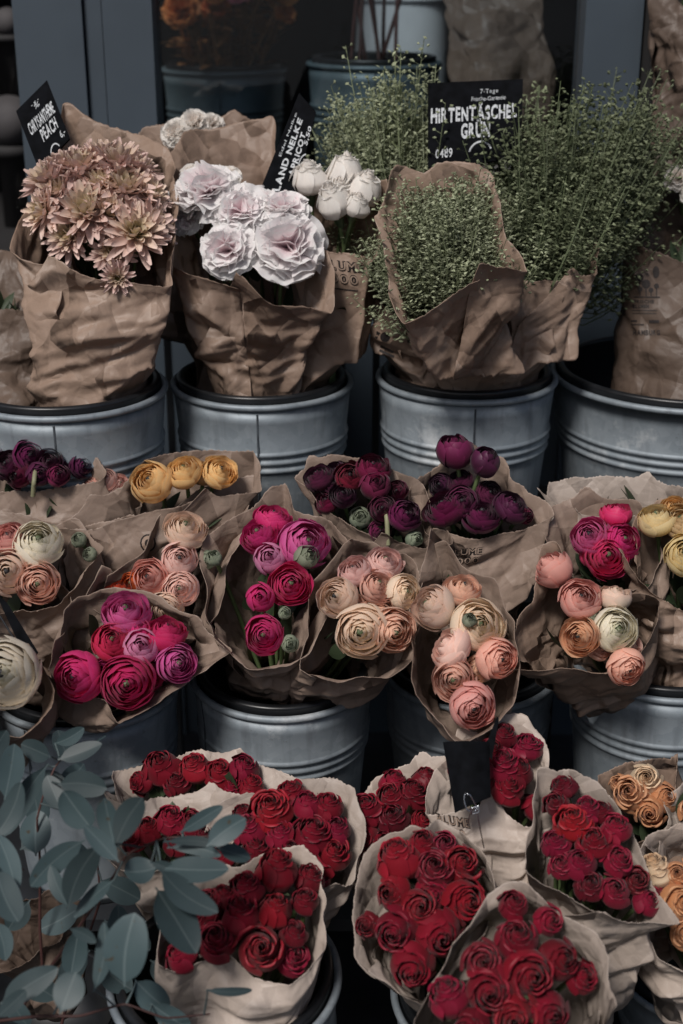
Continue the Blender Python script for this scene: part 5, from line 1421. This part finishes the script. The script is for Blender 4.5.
sign('thin black tag seen nearly edge on, beside the blank clipped tag', [(484, 750), (497, 716), (499, 719), (492, 760)], 1.715, [], k=.3, stick=False, thick=.0015)
sign('glossy black sign seen at a slant at the left edge, above the ivory ranunculus', [(-6, 590), (8, 604), (38, 652), (30, 668)], 1.80, [], k=.3, stick=False, thick=.002)
# wire clip of the tag
clip = empty('wire_clip', tuple(P(474, 812, 1.67)), 'bent steel wire clip holding the blank black tag', 'clip')
pts = [(484, 848, 1.69), (480, 828, 1.672), (476, 806, 1.665), (470, 795, 1.66), (465, 793, 1.66), (464, 800, 1.66), (467, 810, 1.66), (474, 812, 1.66), (478, 806, 1.658), (475, 812, 1.656), (470, 814, 1.665), (468, 826, 1.675)]
cv, _ = catmull(np.array([P(*q) for q in pts]), 60, closed=False)
link('wire', MB().tube(cv, .0008, 6).build('wire', mats=[M['wire']]), clip)
cv, _ = catmull(np.array([P(*q) for q in [(471, 808, 1.655), (478, 806, 1.652), (479, 812, 1.652), (472, 814, 1.655), (471, 808, 1.65), (478, 807, 1.65)]]), 40, closed=False)
link('coil', MB().tube(cv, .0009, 6).build('coil', mats=[M['wire']]), clip)
wp = empty('support_wire', tuple(P(44, 668, 1.8)), 'thin dark wire running down from the slanted black sign', 'wire')
cv, _ = catmull(np.array([P(*q) for q in [(0, 616, 1.76), (15, 640, 1.76), (32, 660, 1.77), (46, 676, 1.82)]]), 24, closed=False)
link('wire', MB().tube(cv, .0013, 6).build('wire', mats=[M['rack']]), wp)

def decal(key, prims, name='print', off=0.0011):
    """ink that lies on a wrap: prims are (verts in photo px, faces, material, extra offset)"""
    w, root, V, F = ALLWRAPS[key]
    bvh = BVHTree.FromPolygons([tuple(v) for v in V], F.f)
    groups = {}
    for (pv, faces, mat, eo) in prims:
        mb = groups.setdefault(mat, MB())
        out = []
        for (px, py) in pv:
            d = norm(P(px, py, 1.0) - CAM)
            h = bvh.ray_cast(Vector(CAM), Vector(d))
            if h[0] is None: out.append(None); continue
            out.append(np.array(h[0]) - d * (off + eo))
        ok = [f for f in faces if all(out[i] is not None for i in f)]
        rmap = {}; vs = []
        for f in ok:
            for i in f:
                if i not in rmap: rmap[i] = len(vs); vs.append(out[i])
        if vs: mb.add(np.array(vs), [tuple(rmap[i] for i in f) for f in ok])
    for mat, mb in groups.items():
        if mb.n: link(name, mb.build(name, False, mats=[M[mat]]), w if False else root)

def tx(s, x, y, ang, hgt, width=None, bold=.03, mat='ink', eo=0.0, jit=0.0):
    V, F, w = text_mesh(s, bold, jit, len(s))
    sx = (width / w) if width else hgt
    a = rad(ang)
    pv = []
    for q in V:
        u, v = q[0] * sx, q[1] * hgt
        pv.append((x + u * math.cos(a) - v * math.sin(a) * -1 * -1, y + u * math.sin(a) - v * math.cos(a)))
    return (pv, F, mat, eo)
def rect(x, y, w, h, ang=0, mat='ink', n=6):
    a = rad(ang); pv = []; fs = []
    for i in range(n + 1):
        for v in (0, h):
            u = w * i / n
            pv.append((x + u * math.cos(a) - v * math.sin(a), y + u * math.sin(a) + v * math.cos(a)))
    for i in range(n): fs.append((2 * i, 2 * i + 2, 2 * i + 3, 2 * i + 1))
    return (pv, fs, mat, 0.0)
def disc(x, y, rx, ry, mat='ink', n=14, eo=0.0):
    pv = [(x, y)] + [(x + rx * math.cos(2 * PI * i / n), y + ry * math.sin(2 * PI * i / n)) for i in range(n)]
    return (pv, [(0, 1 + i, 1 + (i + 1) % n) for i in range(n)], mat, eo)
def logo(x, y, ang, hgt, w1, w2, gap):
    a = rad(ang)
    x2, y2 = x - math.sin(a) * gap, y + math.cos(a) * gap
    return [tx('BLUME', x, y, ang, hgt, w1, .11), tx('2000', x2, y2, ang, hgt, w2, .11), tx('BLUME', x, y, ang, hgt, w1, .0, 'ink_light', .0007), tx('2000', x2, y2, ang, hgt, w2, .0, 'ink_light', .0007)]
decal('B2', logo(322, 268, 6, 9, 42, 38, 13) + [rect(326, 287, 32, 1.2, 6)])
decal('C0', [disc(385, 337, 5, 5), rect(377, 331, 4, 7, 30), tx('2', 411, 345, -8, 15, 9, .06), rect(406, 333, 3, 10, -8), rect(381, 345, 14, 2.5, 25), rect(380, 349, 16, 2.5, 25)])
decal('Y', logo(437, 822, 10, 9, 34, 32, 12))
decal('N', logo(448, 556, -4, 6, 34, 30, 9))
trees = []
for (x, y, r, b) in ((639, 278, 4.5, 292), (646, 284, 4.5, 296), (651, 290, 2.5, 296), (656.5, 286, 2.6, 296), (640, 289, 2.5, 296)):
    trees += [disc(x, y, r, r), rect(x - .5, y, 1.1, b - y)]
decal('D', trees + [disc(656, 272, 3.4, 6), rect(634, 296.5, 26, 1.3), tx('FRISCHE', 634, 303, 0, 3.2, 20, .05), tx('BLUMEN', 633, 308, 0, 3.6, 16, .1), rect(632, 310, 25, .9), rect(632, 313, 24, .8), rect(631, 320, 6, 2), rect(649, 320, 10, 3), rect(631, 324, 13, 1.2), tx('HAMBURG', 633, 335, 0, 5, 27, .05)])
for lf in (('H', 148, 543),):
    px, py = lf[1:]
    decal('F', [disc(px, py, 8, 9), disc(px, py, 6.4, 7.4, 'ink_light', eo=.0007), disc(px, py, 3.4, 3.8, 'ink', eo=.0014)])

# ================================================================== light
w = bpy.data.worlds.new('World'); sc.world = w; w.use_nodes = True
nt = w.node_tree
bg = nt.nodes['Background']
sky = nt.nodes.new('ShaderNodeTexSky')
sky.sky_type = 'NISHITA'; sky.sun_disc = False
EL, AZ = rad(53), rad(208)
sky.sun_elevation = EL; sky.sun_rotation = AZ
sky.dust_density = 3.0
nt.links.new(sky.outputs[0], bg.inputs[0])
bg.inputs[1].default_value = 0.05
sl = bpy.data.lights.new('sun', 'SUN'); sl.energy = 2.6; sl.angle = rad(13); sl.color = (1.0, 0.96, 0.92)
so = bpy.data.objects.new('sun', sl); COL.objects.link(so)
# sky sun_rotation is clockwise from +Y seen from above
sd = Vector((math.sin(AZ) * math.cos(EL), math.cos(AZ) * math.cos(EL), math.sin(EL)))
so.rotation_euler = sd.to_track_quat('Z', 'Y').to_euler()
so.location = sd * 10
vs = sc.view_settings
vs.view_transform = 'Standard'; vs.look = 'None'; vs.exposure = 0.17; vs.gamma = 1.0; vs.use_curve_mapping = False
sc.cycles.use_denoising = True
sc.cycles.max_bounces = 6
sc.cycles.caustics_reflective = False; sc.cycles.caustics_refractive = False
